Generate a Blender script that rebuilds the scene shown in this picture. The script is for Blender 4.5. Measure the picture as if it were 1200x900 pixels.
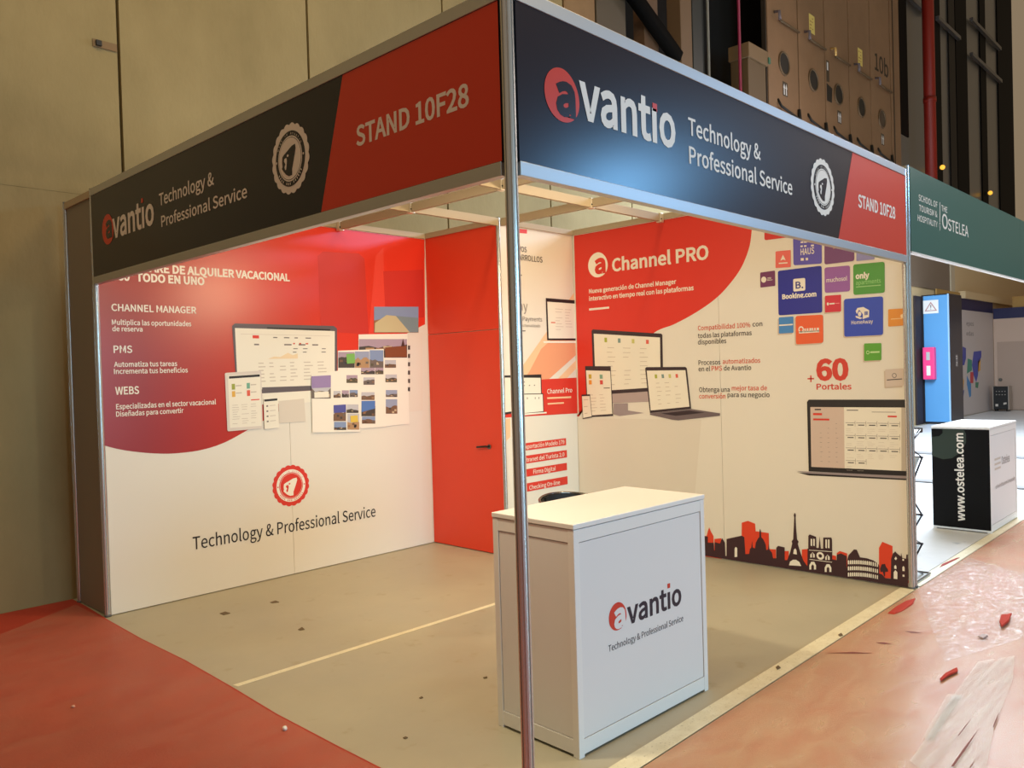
import bpy, bmesh, math, random
from mathutils import Vector, Matrix
random.seed(7)
for o in list(bpy.data.objects): bpy.data.objects.remove(o)
S = bpy.context.scene; COL = S.collection

# ------------------------------------------------------------------ camera
CAM = Vector((-2.0345, -1.9362, 1.6281)); YAW, PITCH, ROLL, FPX = 0.76718, -0.01593, -0.02911, 943.24
FWD = Vector((math.cos(YAW)*math.cos(PITCH), math.sin(YAW)*math.cos(PITCH), math.sin(PITCH)))
_r = Vector((math.sin(YAW), -math.cos(YAW), 0)); _u = _r.cross(FWD)
RGT = _r*math.cos(ROLL) + _u*math.sin(ROLL); UPV = _u*math.cos(ROLL) - _r*math.sin(ROLL)
cd = bpy.data.cameras.new('camera'); cam = bpy.data.objects.new('camera', cd); COL.objects.link(cam)
m3 = Matrix((RGT, UPV, -FWD)).transposed(); cam.matrix_world = Matrix.Translation(CAM) @ m3.to_4x4()
cd.sensor_width = 36; cd.lens = FPX/1200*36; cd.clip_end = 200; S.camera = cam

# ------------------------------------------------------------------ light
S.view_settings.view_transform = 'Standard'; S.view_settings.look = 'None'
S.view_settings.exposure = 0.0; S.view_settings.gamma = 1; S.view_settings.use_curve_mapping = False
w = bpy.data.worlds.new('hall_ambient'); S.world = w; w.use_nodes = True
w.node_tree.nodes['Background'].inputs[0].default_value = (1.0, .74, .46, 1)
w.node_tree.nodes['Background'].inputs[1].default_value = 0.25
def area(name, loc, aim, sx, sy, power, col):
    l = bpy.data.lights.new(name, 'AREA'); l.shape = 'RECTANGLE'; l.size = sx; l.size_y = sy; l.energy = power; l.color = col
    o = bpy.data.objects.new(name, l); COL.objects.link(o); o.location = loc
    o.rotation_euler = (Vector(aim)-Vector(loc)).to_track_quat('-Z', 'Y').to_euler(); return o
def spot(name, loc, aim, power, col, ang=80, blend=.8, rad=.05):
    l = bpy.data.lights.new(name, 'SPOT'); l.energy = power; l.color = col; l.spot_size = math.radians(ang); l.spot_blend = blend
    l.shadow_soft_size = rad
    o = bpy.data.objects.new(name, l); COL.objects.link(o); o.location = loc
    o.rotation_euler = (Vector(aim)-Vector(loc)).to_track_quat('-Z', 'Y').to_euler(); return o
WARM = (1.0, .84, .56); COOL = (.50, .70, 1.0)
for y, e in ((.6, 135), (1.75, 125)): spot('spot_left_fascia', (.12, y, 2.62), (3.6, y+.5, .7) if y > 1 else (1.6, .7, .7), e, WARM, 104 if y > 1 else 150, 1, .07)
spot('fill_right_wall_end', (.12, .25, 2.62), (4, .75, 1.2), 75, WARM, 80, 1, .07)  # unseen extra spot, added to brighten the near end of the right wall
for x, e in ((1.0, 50), (2.72, 170)): spot('spot_front_fascia', (x, .14, 2.72), (.9, 3.6, .8) if x < 2 else (1.7, 4.0, 1.75), e, WARM if x < 2 else (1, .76, .45), 108, 1, .07)
area('hall_high_bay', (4.8, -3.5, 9), (4.4, -.5, 0), 3, 3, 310, (1, .72, .38))
area('hall_wall_wash', (-1, .3, 9.5), (-1.2, 4.7, 2.6), 6, 1, 270, (1, .74, .36))
area('cool_fill_front', (1.6, -13, 2.2), (1.2, 0, 1.1), 7, 3.2, 880, (.38, .75, 1.0))  # unseen cool area light added for the counter front; no gate is known there
area('cool_floodlight', (11.8, -8.3, 5.4), (1.5, 0, 1.5), 1.2, .9, 200, (.22, .56, 1.0))
area('daylight_neighbour', (12, 1.5, 5.6), (12, 2.2, 0), 7, 2.5, 1750, (.72, .86, 1.0))
area('film_sheen_fill', (15, -.5, 7), (7, -1, 0), 3, 3, 260, (1, .84, .76))  # unseen area light added to raise a sheen on the right floor film

# ------------------------------------------------------------------ helpers
def lin(c): 
    c = c/255.0
    return c/12.92 if c <= .04045 else ((c+.055)/1.055)**2.4
def rgb(r, g, b): return (lin(r), lin(g), lin(b), 1)
MATS = {}
def mat(name, col, rough=.5, metal=0, emit=None, estr=1, coat=0, spec=.5):
    if name in MATS: return MATS[name]
    m = bpy.data.materials.new(name); m.use_nodes = True; b = m.node_tree.nodes['Principled BSDF']
    b.inputs['Base Color'].default_value = rgb(*col); b.inputs['Roughness'].default_value = rough; b.inputs['Metallic'].default_value = metal
    b.inputs['Coat Weight'].default_value = coat; b.inputs['Specular IOR Level'].default_value = spec
    if emit: b.inputs['Emission Color'].default_value = rgb(*emit); b.inputs['Emission Strength'].default_value = estr
    MATS[name] = m; return m
def noisy(name, c1, c2, scale=3, rough=.7, bump=.1, stretch=(1, 1, 1), detail=8, c3=None, rrange=None, bscale=None):
    m = mat(name, c1, rough); nt = m.node_tree; N = nt.nodes; L = nt.links; b = N['Principled BSDF']
    tc = N.new('ShaderNodeTexCoord'); mp = N.new('ShaderNodeMapping'); mp.inputs['Scale'].default_value = stretch
    L.new(tc.outputs['Object'], mp.inputs[0])
    n = N.new('ShaderNodeTexNoise'); n.inputs['Scale'].default_value = scale; n.inputs['Detail'].default_value = detail; n.inputs['Roughness'].default_value = .62
    L.new(mp.outputs[0], n.inputs['Vector'])
    r = N.new('ShaderNodeValToRGB'); r.color_ramp.elements[0].position = .32; r.color_ramp.elements[1].position = .68
    r.color_ramp.elements[0].color = rgb(*c1); r.color_ramp.elements[1].color = rgb(*c2)
    L.new(n.outputs['Fac'], r.inputs[0]); out = r.outputs[0]
    if c3:
        n2 = N.new('ShaderNodeTexNoise'); n2.inputs['Scale'].default_value = scale*6; n2.inputs['Detail'].default_value = 4
        L.new(mp.outputs[0], n2.inputs['Vector'])
        r2 = N.new('ShaderNodeValToRGB'); r2.color_ramp.elements[0].position = .62; r2.color_ramp.elements[1].position = .74
        L.new(n2.outputs['Fac'], r2.inputs[0])
        mx = N.new('ShaderNodeMix'); mx.data_type = 'RGBA'; L.new(r2.outputs[0], mx.inputs[0]); L.new(out, mx.inputs[6]); mx.inputs[7].default_value = rgb(*c3); out = mx.outputs[2]
    L.new(out, b.inputs['Base Color'])
    if rrange:
        mr = N.new('ShaderNodeMapRange'); mr.inputs['To Min'].default_value = rrange[0]; mr.inputs['To Max'].default_value = rrange[1]
        L.new(n.outputs['Fac'], mr.inputs[0]); L.new(mr.outputs[0], b.inputs['Roughness'])
    if bump:
        nb = N.new('ShaderNodeTexNoise'); nb.inputs['Scale'].default_value = bscale or scale*8; nb.inputs['Detail'].default_value = 6
        L.new(mp.outputs[0], nb.inputs['Vector'])
        bp = N.new('ShaderNodeBump'); bp.inputs['Strength'].default_value = bump; bp.inputs['Distance'].default_value = .01
        L.new(nb.outputs['Fac'], bp.inputs['Height']); L.new(bp.outputs[0], b.inputs['Normal'])
    return m
def tag(o, label=None, cat=None, group=None, kind=None):
    if label: o['label'] = label
    if cat: o['category'] = cat
    if group: o['group'] = group
    if kind: o['kind'] = kind
    return o
def thing(name, label, cat, loc=(0, 0, 0), rz=0, group=None):
    o = bpy.data.objects.new(name, None); COL.objects.link(o); o.location = loc; o.rotation_euler = (0, 0, rz); o.empty_display_size = .1
    return tag(o, label, cat, group)
def adopt(o, p):
    o.parent = p; o.matrix_parent_inverse = p.matrix_basis.inverted()
class MB:
    """collects shapes with per-face materials and links them as ONE mesh object"""
    def __init__(s): s.bm = bmesh.new(); s.mats = []
    def mi(s, m):
        if m not in s.mats: s.mats.append(m)
        return s.mats.index(m)
    def box(s, a, b, m, bev=0):
        x0, y0, z0 = a; x1, y1, z1 = b; i = s.mi(m)
        r = bmesh.ops.create_cube(s.bm, size=1, matrix=Matrix.Translation(((x0+x1)/2, (y0+y1)/2, (z0+z1)/2)) @ Matrix.Diagonal((abs(x1-x0), abs(y1-y0), abs(z1-z0), 1)))
        fs = {f for v in r['verts'] for f in v.link_faces}
        for f in fs: f.material_index = i
        if bev:
            e = {e for f in fs for e in f.edges}
            q = bmesh.ops.bevel(s.bm, geom=list(e), offset=bev, segments=2, affect='EDGES', profile=.5)
            for f in q['faces']: f.material_index = i
        return s
    def prism(s, pts, h, m, M=None):
        """pts: 2-D outline in local xy, extruded along local z by h"""
        i = s.mi(m); M = M or Matrix()
        b = [s.bm.verts.new(M @ Vector((p[0], p[1], 0))) for p in pts]; t = [s.bm.verts.new(M @ Vector((p[0], p[1], h))) for p in pts]
        n = len(pts); f = [s.bm.faces.new(b[::-1]), s.bm.faces.new(t)]
        for k in range(n): f.append(s.bm.faces.new((b[k], b[(k+1) % n], t[(k+1) % n], t[k])))
        for q in f: q.material_index = i
        return s
    def face(s, pts, m):
        i = s.mi(m); f = s.bm.faces.new([s.bm.verts.new(Vector(p)) for p in pts]); f.material_index = i; return s
    def tube(s, pts, r, m, n=10, closed=False):
        i = s.mi(m); pts = [Vector(p) for p in pts]; rings = []
        for k, p in enumerate(pts):
            a = pts[k-1] if (k > 0 or closed) else pts[k]; c = pts[(k+1) % len(pts)] if (k < len(pts)-1 or closed) else pts[k]
            d = (c-a).normalized(); x = d.orthogonal() if not rings else rings[-1][1] - d*rings[-1][1].dot(d); x.normalize(); y = d.cross(x)
            rings.append(([s.bm.verts.new(p + (x*math.cos(2*math.pi*j/n) + y*math.sin(2*math.pi*j/n))*r) for j in range(n)], x))
        R = len(rings)
        for k in range(R if closed else R-1):
            A = rings[k][0]; B = rings[(k+1) % R][0]
            for j in range(n):
                f = s.bm.faces.new((A[j], A[(j+1) % n], B[(j+1) % n], B[j])); f.material_index = i; f.smooth = True
        if not closed:
            for A, rev in ((rings[0][0], 1), (rings[-1][0], 0)):
                f = s.bm.faces.new(A[::-1] if rev else A); f.material_index = i
        return s
    def text_from(s, me, M, m):
        i = s.mi(m); vs = [s.bm.verts.new(M @ v.co) for v in me.vertices]
        for p in me.polygons:
            try: f = s.bm.faces.new([vs[k] for k in p.vertices]); f.material_index = i
            except ValueError: pass
        return s
    def build(s, name, parent=None, loc=None, label=None, cat=None, group=None, kind=None, norm=True):
        s.bm.normal_update(); big = [f for f in s.bm.faces if len(f.verts) > 4]
        if big: bmesh.ops.triangulate(s.bm, faces=big, ngon_method='EAR_CLIP')
        if norm: bmesh.ops.recalc_face_normals(s.bm, faces=s.bm.faces)
        me = bpy.data.meshes.new(name); s.bm.to_mesh(me); s.bm.free()
        for m in s.mats: me.materials.append(m)
        o = bpy.data.objects.new(name, me); COL.objects.link(o)
        if parent: adopt(o, parent)
        if loc: o.location = loc
        return tag(o, label, cat, group, kind)
def box1(name, a, b, m, parent=None, bev=0, **k): return MB().box(a, b, m, bev).build(name, parent, **k)

# planes of the place: u runs to the right and v upwards as one faces the surface
class Plane:
    def __init__(s, o, u, n): s.o = Vector(o); s.u = Vector(u).normalized(); s.v = Vector((0, 0, 1)); s.n = Vector(n).normalized()
    def p(s, u, v, k=0): return s.o + s.u*u + s.v*v + s.n*(.0008*k)
    def at(s, x, y):
        d = FWD + RGT*((x-600)/FPX) - UPV*((y-450)/FPX); t = (s.o-CAM).dot(s.n)/d.dot(s.n); q = CAM + d*t - s.o
        return (q.dot(s.u), q.dot(s.v))
def pix(q):
    d = q-CAM; z = d.dot(FWD); return (600+FPX*d.dot(RGT)/z, 450-FPX*d.dot(UPV)/z)
LEFT = Plane((0, 4, 0), (1, 0, 0), (0, -1, 0)); RIGHT = Plane((4, 4, 0), (0, -1, 0), (-1, 0, 0))
REDW = Plane((2.98, 4, 0), (0, -1, 0), (-1, 0, 0)); POST = Plane((2.98, 3.015, 0), (1, 0, 0), (0, -1, 0))
FASL = Plane((-.018, 4, 0), (0, -1, 0), (-1, 0, 0)); FASR = Plane((0, -.018, 0), (1, 0, 0), (0, -1, 0))
FASN = Plane((4.05, -.018, 0), (1, 0, 0), (0, -1, 0))
BACK = Plane((0, 4.7, 0), (1, 0, 0), (0, -1, 0))
CANG = -.031; CC = Vector((1.027, .436, 0)); CW, CDP, CH = .986, .494, .984
_ci = Vector((math.cos(CANG), math.sin(CANG), 0)); _cj = Vector((-math.sin(CANG), math.cos(CANG), 0))
CFR = Plane(CC - _ci*CW/2 - _cj*(CDP/2), _ci, -_cj)
FL = None
import os
FONT = None
try:
    FONT = bpy.data.fonts.load(os.path.join(bpy.utils.system_resource('DATAFILES'), 'fonts', 'Noto Sans CJK Regular.woff2'))
except Exception: FONT = None
_tc = {}
def tmesh(s, bold):
    k = (s, bold)
    if k not in _tc:
        c = bpy.data.curves.new('t', 'FONT'); c.body = s.replace('\u0131', 'i'); c.size = 1.95 if FONT else 1
        if FONT: c.font = FONT
        c.resolution_u = 3; c.offset = bold
        o = bpy.data.objects.new('t', c); COL.objects.link(o)
        bpy.context.view_layer.update()
        me = bpy.data.meshes.new_from_object(o.evaluated_get(bpy.context.evaluated_depsgraph_get()))
        bpy.data.objects.remove(o); _tc[k] = me
        if '\u0131' in s:                            # dotless i: drop the loose piece above the x-height
            xh = bounds(tmesh('x', bold))[3]; bm = bmesh.new(); bm.from_mesh(me); seen = set(); kill = []
            bmesh.ops.remove_doubles(bm, verts=bm.verts, dist=1e-6)
            for v in bm.verts:
                if v in seen: continue
                isl = []; st = [v]; seen.add(v)
                while st:
                    q = st.pop(); isl.append(q)
                    for e in q.link_edges:
                        w_ = e.other_vert(q)
                        if w_ not in seen: seen.add(w_); st.append(w_)
                if min(q.co.y for q in isl) > xh*1.02: kill += isl
            bmesh.ops.delete(bm, geom=kill, context='VERTS'); bm.to_mesh(me); bm.free()
    return _tc[k]
def bounds(me):
    xs = [v.co.x for v in me.vertices]; ys = [v.co.y for v in me.vertices]; return min(xs), max(xs), min(ys), max(ys)
class Print:
    """flat print on a plane; shapes are layered a fraction of a millimetre apart"""
    def __init__(s, pl, k0=1): s.pl = pl; s.mb = MB(); s.k = k0
    def poly(s, uv, m, k=None):
        s.mb.face([s.pl.p(u, max(v, .004), s.k if k is None else k) for u, v in uv], m); return s
    def px(s, pts, m, k=None): return s.poly([s.pl.at(*p) for p in pts], m, k)
    def disc(s, c, ru, rv, m, n=40, k=None, skew=0):
        return s.poly([(c[0]+ru*math.cos(2*math.pi*i/n)+skew*math.sin(2*math.pi*i/n), c[1]+rv*math.sin(2*math.pi*i/n)) for i in range(n)], m, k)
    def rounded(s, cs, r, m, k=None):
        """rounded quad from four uv corners in order"""
        out = []; n = 4
        for i in range(4):
            P = Vector(cs[i]); A = Vector(cs[i-1]); B = Vector(cs[(i+1) % 4]); a = P+(A-P).normalized()*r; b = P+(B-P).normalized()*r
            for t in range(n+1):
                t /= n; out.append(tuple(a*(1-t)**2 + P*2*t*(1-t) + b*t*t))
        return s.poly(out, m, k)
    def text(s, st, xl, right, cap, m, bold=0, xh=False, k=None):
        pl = s.pl; u1, v0 = pl.at(*right); v1 = pl.at(right[0], right[1]-cap)[1]; h = v1-v0
        y = right[1]
        for _ in range(4):
            u0 = pl.at(xl, y)[0]; y = pix(pl.p(u0, v0))[1]
        return s.textuv(st, u0, u1, v0, h, m, bold, xh, k)
    def textuv(s, st, u0, u1, v0, h, m, bold=0, xh=False, k=None):
        pl = s.pl; me = tmesh(st, bold); x0, x1, _, _ = bounds(me); rb = bounds(tmesh('x' if xh else 'H', bold)); hh = rb[3]-max(rb[2], 0)
        sx = (u1-u0)/(x1-x0); sy = h/hh; kk = s.k if k is None else k; o = pl.p(u0-x0*sx, v0, kk)
        M = Matrix(((pl.u.x*sx, pl.v.x*sy, pl.n.x, o.x), (pl.u.y*sx, pl.v.y*sy, pl.n.y, o.y), (pl.u.z*sx, pl.v.z*sy, pl.n.z, o.z), (0, 0, 0, 1)))
        s.mb.text_from(me, M, m); return s
    def quad(s, c):
        c = [Vector(s.pl.at(*p)) for p in c]
        def f(a, b): return c[0]*(1-a)*(1-b) + c[1]*a*(1-b) + c[2]*a*b + c[3]*(1-a)*b
        return f
    def rect(s, f, a0, b0, a1, b1, m, k=None): return s.poly([f(a0, b0), f(a1, b0), f(a1, b1), f(a0, b1)], m, k)
    def build(s, name, parent, label=None):
        o = s.mb.build(name, parent, norm=False, label=label)
        n = s.pl.n; o.data.update()
        for p in o.data.polygons:
            if p.normal.dot(n) < 0: p.flip()
        return o
def zoomer(ox, oy, s): return lambda *pts: [(ox+x/s, oy+y/s) for x, y in pts]

# ------------------------------------------------------------------ materials
ALU = mat('aluminium', (205, 205, 200), .32, 1.0); BEAM = mat('beam_aluminium', (176, 162, 138), .6, .1)
CHROME = mat('polished_aluminium', (206, 208, 208), .22, .75)
ALUM = mat('satin_aluminium', (196, 198, 200), .42, .85)
WHITE = mat('white_panel', (226, 222, 214), .55); WHITEG = mat('white_laminate', (222, 222, 222), .4)
NAVY = mat('navy_board', (25, 24, 38), .24); REDF = mat('red_board', (200, 54, 34), .34)
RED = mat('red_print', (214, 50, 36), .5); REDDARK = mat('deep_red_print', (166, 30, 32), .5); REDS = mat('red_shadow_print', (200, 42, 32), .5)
REDD = mat('red_door', (224, 64, 36), .5)
CREAM = mat('white_print', (240, 236, 226), .55); SCREEN = mat('screen_print', (234, 230, 218), .55); INK = mat('black_ink', (28, 24, 30), .5)
GREYI = mat('grey_ink', (120, 112, 112), .5); LGREY = mat('pale_grey_ink', (196, 186, 176), .5); TEXTW = mat('white_lettering', (232, 226, 216), .5)
ORANGE = mat('orange_lettering', (206, 84, 62), .5); PEACH = mat('peach_print', (232, 160, 124), .5); PEACHL = mat('pale_peach_print', (236, 196, 158), .5)
SLATE = mat('slate_lettering', (58, 52, 56), .5); BLACKM = mat('black_matte', (14, 13, 13), .6); BLACKG = mat('black_gloss', (12, 12, 14), .25)
def cm(r, g, b): return mat('print_%d_%d_%d' % (r, g, b), (r, g, b), .5)

# ------------------------------------------------------------------ setting: floor, hall wall
FLOORM = noisy('worn_concrete_floor', (164, 158, 140), (176, 170, 150), 1.1, .5, .05, c3=(160, 150, 126), rrange=(.35, .6), bscale=30)
tag(box1('floor', (-8, -9, -.1), (32, 6.0, 0), FLOORM), kind='structure')
CONC = noisy('cast_concrete', (130, 115, 78), (150, 134, 95), .8, .85, .2, stretch=(1.3, 1, .7), bscale=24)
bw = MB()
xs = [-8.0, -6.42, -4.7, -2.98, -1.25, .478, 2.208, 3.92, 5.65]
for a, b in zip(xs[:-1], xs[1:]): bw.box((a+.012, 4.7, 0), (b-.012, 4.86, 3.075), CONC); bw.box((a+.012, 4.706, 3.078), (b-.012, 4.86, 12), CONC)
xs2 = [5.65, 7.4, 9.1, 10.8, 12.5, 14.2, 15.9, 17.6, 18.6]
for a, b in zip(xs2[:-1], xs2[1:]): bw.box((a+.012, 4.7, 0), (b-.012, 4.86, 3.075), CONC); bw.box((a+.012, 4.706, 3.078), (b-.012, 4.86, 5.0), CONC)
bw.box((-8, 4.76, 0), (18.6, 4.9, 5.0), mat('joint_shadow', (96, 80, 52), .9)); bw.box((-8, 4.76, 5.0), (5.95, 4.9, 12), mat('joint_shadow', (96, 80, 52), .9))
bw.box((5.662, 4.706, 5.0), (5.98, 4.9, 12), CONC)
bw.build('wall_back', kind='structure')

# ------------------------------------------------------------------ stand: posts
def post_profile(r, g=.006):
    pts = []
    for i in range(8):
        a0 = math.pi/4*i - math.pi/8
        for da, rr in ((.02, r), (.26, r), (.30, r-g), (.49, r-g), (.525, r)):
            a = a0+da; pts.append((rr*math.cos(a), rr*math.sin(a)))
    return pts
def post(x, y, h, label, r=.0235):
    t = thing('aluminium_post', label, 'post', (x, y, 0))
    mb = MB(); mb.prism(post_profile(r), h-.014, CHROME, Matrix.Translation((x, y, .014))); mb.build('post_profile', t)
    mb = MB(); mb.tube([(x, y, 0), (x, y, .016)], r*1.12, mat('grey_plastic', (90, 90, 90), .5), 16); mb.build('foot', t)
    mb = MB(); mb.prism(post_profile(r*.98, .001), .006, mat('grey_plastic', (90, 90, 90), .5), Matrix.Translation((x, y, h))); mb.build('cap', t)
    return t
H = 2.966
post(0, 0, H, 'tall grooved aluminium post at the near corner, in front of the white counter')
post(0, 4, H, 'aluminium post at the far left end of the dark fascia, beside the narrow grey panel', .02)
post(0, 4.56, H, 'leftmost aluminium post, standing against the concrete wall', .018)
post(4, 0, H, 'aluminium post at the right end of the fascia, closing the right graphic wall', .0205)
post(4.056, 0, 3.0, 'aluminium post at the left end of the green fascia', .0205)
post(2.98, 3.015, H, 'aluminium post between the red door wall and the white poster wall', .018)

# ------------------------------------------------------------------ stand: prints shared by several boards
HEAD = [(405, 305), (409, 345), (400, 400), (386, 470), (371, 540), (370, 600), (340, 602), (312, 575), (290, 535), (276, 505), (283, 488), (280, 440), (284, 392), (300, 372), (338, 342), (372, 312)]
EAR = [(305, 415), (324, 412), (327, 450), (318, 525), (308, 530), (303, 500), (312, 470), (300, 440)]
def norm(p): return ((p[0]-352)/158, (430-p[1])/345)
def seal(pl, c, r, ring, inner, head, parent, label=None, k0=2):
    P = Print(pl, k0); N = 20; out = []
    for i in range(N*6):
        a = 2*math.pi*i/(N*6); rr = r*(1+.055*abs(math.sin(a*N/2))-.03); out.append((c[0]+rr*math.cos(a), c[1]+rr*math.sin(a)))
    P.poly(out, ring, k0); P.disc(c, r*.80, r*.80, inner, 48, k0+1); P.disc(c, r*.655, r*.655, ring, 48, k0+2); 
    P.disc(c, r*.615, r*.615, inner, 48, k0+2.5); P.disc(c, r*.60, r*.60, ring, 48, k0+3)
    P.poly([(c[0]+x*r*.93, c[1]+y*r) for x, y in map(norm, HEAD)], head, k0+4)
    P.poly([(c[0]+x*r*.93, c[1]+y*r) for x, y in map(norm, EAR)], ring, k0+5)
    e = norm((336, 395)); P.disc((c[0]+e[0]*r*.93, c[1]+e[1]*r), r*.05, r*.035, ring, 16, k0+5)
    s = 'MADE IN AVANTIO'; h = r*.085
    for i, ch in enumerate(s):                       # small ring lettering along the top
        if ch == ' ': continue
        a = math.radians(150-120*i/(len(s)-1)); rr = r*.685; me = tmesh(ch, .01); x0, x1, y0, y1 = bounds(me); sc = h/.7
        t = a-math.pi/2; ux = pl.u*math.cos(t)+pl.v*math.sin(t); uy = -pl.u*math.sin(t)+pl.v*math.cos(t)
        o = pl.p(c[0]+rr*math.cos(a), c[1]+rr*math.sin(a), k0+4) - ux*((x0+x1)/2*sc)
        P.mb.text_from(me, Matrix(((ux.x*sc, uy.x*sc, pl.n.x, o.x), (ux.y*sc, uy.y*sc, pl.n.y, o.y), (ux.z*sc, uy.z*sc, pl.n.z, o.z), (0, 0, 0, 1))), ring)
    for i in range(15):                              # illegible ring lettering along the bottom
        if i in (4, 8): continue
        a = math.radians(215+110*i/14); d = .035
        P.poly([(c[0]+r*q*math.cos(a+e), c[1]+r*q*math.sin(a+e)) for q, e in ((.69, -d), (.76, -d), (.76, d*.4), (.69, d*.4))], ring, k0+4)
    for a in (0.0, math.pi): P.disc((c[0]+r*.73*math.cos(a), c[1]+r*.73*math.sin(a)), r*.035, r*.035, ring, 12, k0+4)
    return P.build('seal_emblem', parent, label)
def egg(P, l, rt, tp, bt, m, k):
    """the rounded logo spot from its left, right, top and bottom picture points"""
    u0 = P.pl.at(*l)[0]; u1 = P.pl.at(*rt)[0]; v1 = P.pl.at(*tp)[1]; v0 = P.pl.at(*bt)[1]
    c = ((u0+u1)/2, (v0+v1)/2); a = (u1-u0)/2; b = (v1-v0)/2; pts = []
    for i in range(48):
        t = 2*math.pi*i/48; x = math.cos(t); y = math.sin(t)
        w = 1.0; x2 = x + .10*max(0, x)*(-y); pts.append((c[0]+a*x2*.97, c[1]+b*y))
    P.poly(pts, m, k); return c, a, b
def brand(pl, parent, spot_px, a_px, xl, right, xh, dot, dsz, m_spot, m_a, m_text, k0=2, bold=.020):
    P = Print(pl, k0); c, a, b = egg(P, *spot_px, m_spot, k0)
    u0, u1 = pl.at(*a_px[0])[0], pl.at(*a_px[1])[0]; v0, v1 = pl.at(*a_px[2])[1], pl.at(*a_px[3])[1]
    P.textuv('a', u0, u1, v0, v1-v0, m_a, .035, True, k0+1)
    o = P.build('logo_spot', parent)
    P = Print(pl, k0); P.text('vant\u0131o', xl, right, xh, m_text, bold, True, k0)
    d = pl.at(*dot); P.poly([(d[0]-dsz, d[1]-dsz), (d[0]+dsz, d[1]-dsz), (d[0]+dsz, d[1]+dsz), (d[0]-dsz, d[1]+dsz)], m_spot, k0)
    P.build('logo_lettering', parent)

# ------------------------------------------------------------------ stand: fascias
def fascia(name, label, axis, a, b, z0, z1, board, pl, rail=.05):
    loc = (a, 0, 0) if axis == 'x' else (0, a, 0)
    t = thing(name, label, 'fascia sign', (loc[0], loc[1], z0))
    def bx(n, u0, u1, za, zb, d0, d1, m, bev=0):
        return box1(n, (u0, d0, za), (u1, d1, zb), m, t, bev) if axis == 'x' else box1(n, (d0, u0, za), (d1, u1, zb), m, t, bev)
    bx('fascia_board', a, b, z0+rail-.004, z1-rail+.004, -.018, -.006, board)
    bx('bottom_rail', a, b, z0, z0+rail, -.023, .015, ALUM, .002)
    bx('top_rail', a, b, z1-rail, z1, -.023, .015, ALUM, .002)
    bx('backing_board', a, b, z0+rail-.004, z1-rail+.004, -.004, .008, WHITE)
    return t
fl = fascia('fascia_sign', 'dark fascia board with a red end, left side of the stand, facing the concrete aisle', 'y', .026, 3.977, 2.309, H, NAVY, FASL)
fr = fascia('fascia_sign', 'long navy fascia board above the white counter, red only at its right end', 'x', .026, 3.977, 2.309, H, NAVY, FASR)
P = Print(FASL); P.poly([(4-.959, H-.052), (4-.024, H-.052), (4-.024, 2.361), (4-1.157, 2.361)], REDF); P.build('red_section', fl)
P = Print(FASR); P.poly([(3.035, H-.052), (3.978, H-.052), (3.978, 2.361), (2.79, 2.361)], REDF); P.build('red_section', fr)
LETW = mat('fascia_lettering', (226, 222, 218), .45)
brand(FASL, fl, ((119.7, 268), (133.6, 268), (127, 250.5), (126.5, 286.7)), ((124.2, 268), (131.7, 268), (128, 277.5), (128, 258)), 132.5, (181, 261.5), 24.5, (166.7, 235), .014, REDF, NAVY, LETW)
P = Print(FASL, 2); P.text('Technology &', 187, (251, 216), 15.5, LETW, .012); P.build('lettering', fl); P = Print(FASL, 2); P.text('Professional Service', 189.5, (290, 231), 15, LETW, .012); P.build('lettering', fl)
seal(FASL, FASL.at(340.5, 186), (FASL.at(340.5, 145)[1]-FASL.at(340.5, 227)[1])/2, LETW, NAVY, NAVY, fl)
P = Print(FASL, 2); P.text('STAND 10F28', 418, (550, 123), 27, LETW, .020); P.build('stand_number', fl)
brand(FASR, fr, ((637, 108), (679, 118), (656, 79.5), (672, 147)), ((651, 112), (674, 120), (668, 135.5), (662, 96.5)), 679.3, (791.7, 173.5), 36.5, (767, 126), .017, REDF, NAVY, LETW)
P = Print(FASR, 2); P.text('Technology &', 806.5, (891, 187.5), 17.5, LETW, .012); P.build('lettering', fr); P = Print(FASR, 2); P.text('Professional Service', 807.5, (928.3, 228.5), 16.5, LETW, .012); P.build('lettering', fr)
seal(FASR, FASR.at(964, 219.5), (FASR.at(964, 187)[1]-FASR.at(964, 252)[1])/2, LETW, NAVY, NAVY, fr)
P = Print(FASR, 2); P.text('STAND 10F28', 1005.5, (1049, 256.5), 13.5, LETW, .020); P.build('stand_number', fr)

# ------------------------------------------------------------------ stand: walls
def wall(label, axis, face, sgn, edges, m, top=H, rail=True):
    """axis: the axis the wall runs along; face: where its printed face lies; sgn: the way its back lies"""
    d0, d1 = face, face+sgn*.04
    loc = (edges[0], face, 0) if axis == 'x' else (face, edges[0], 0)
    t = thing('partition_wall', label, 'partition wall', loc)
    for a, b in zip(edges[:-1], edges[1:]):
        lo, hi = min(a, b)+.0015, max(a, b)-.0015
        if axis == 'x': box1('wall_panel', (lo, min(d0, d1), .006), (hi, max(d0, d1), top-.05), m, t)
        else: box1('wall_panel', (min(d0, d1), lo, .006), (max(d0, d1), hi, top-.05), m, t)
    lo, hi = min(edges[0], edges[-1]), max(edges[0], edges[-1]); e0, e1 = sorted((face-sgn*.012, d1))
    if axis == 'x': box1('top_rail', (lo, e0, top-.05), (hi, e1, top), BEAM, t, .002)
    else: box1('top_rail', (e0, lo, top-.05), (e1, hi, top), BEAM, t, .002)
    return t
wl = wall('long white wall with a big red print and printed screens, opposite the right graphic wall', 'x', 4.0, 1, [.022, 1.465, 2.975, 4.0], WHITE)
wr = wall('white wall with the red quarter circle, coloured portal tiles and a city skyline along its foot', 'y', 4.0, 1, [.02, 1.47, 3.0, 4.0], WHITE)
wpst = wall('narrow white poster wall with orange bands, beside the red door', 'x', 3.015, 1, [3.0, 3.995], WHITE)
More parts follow.
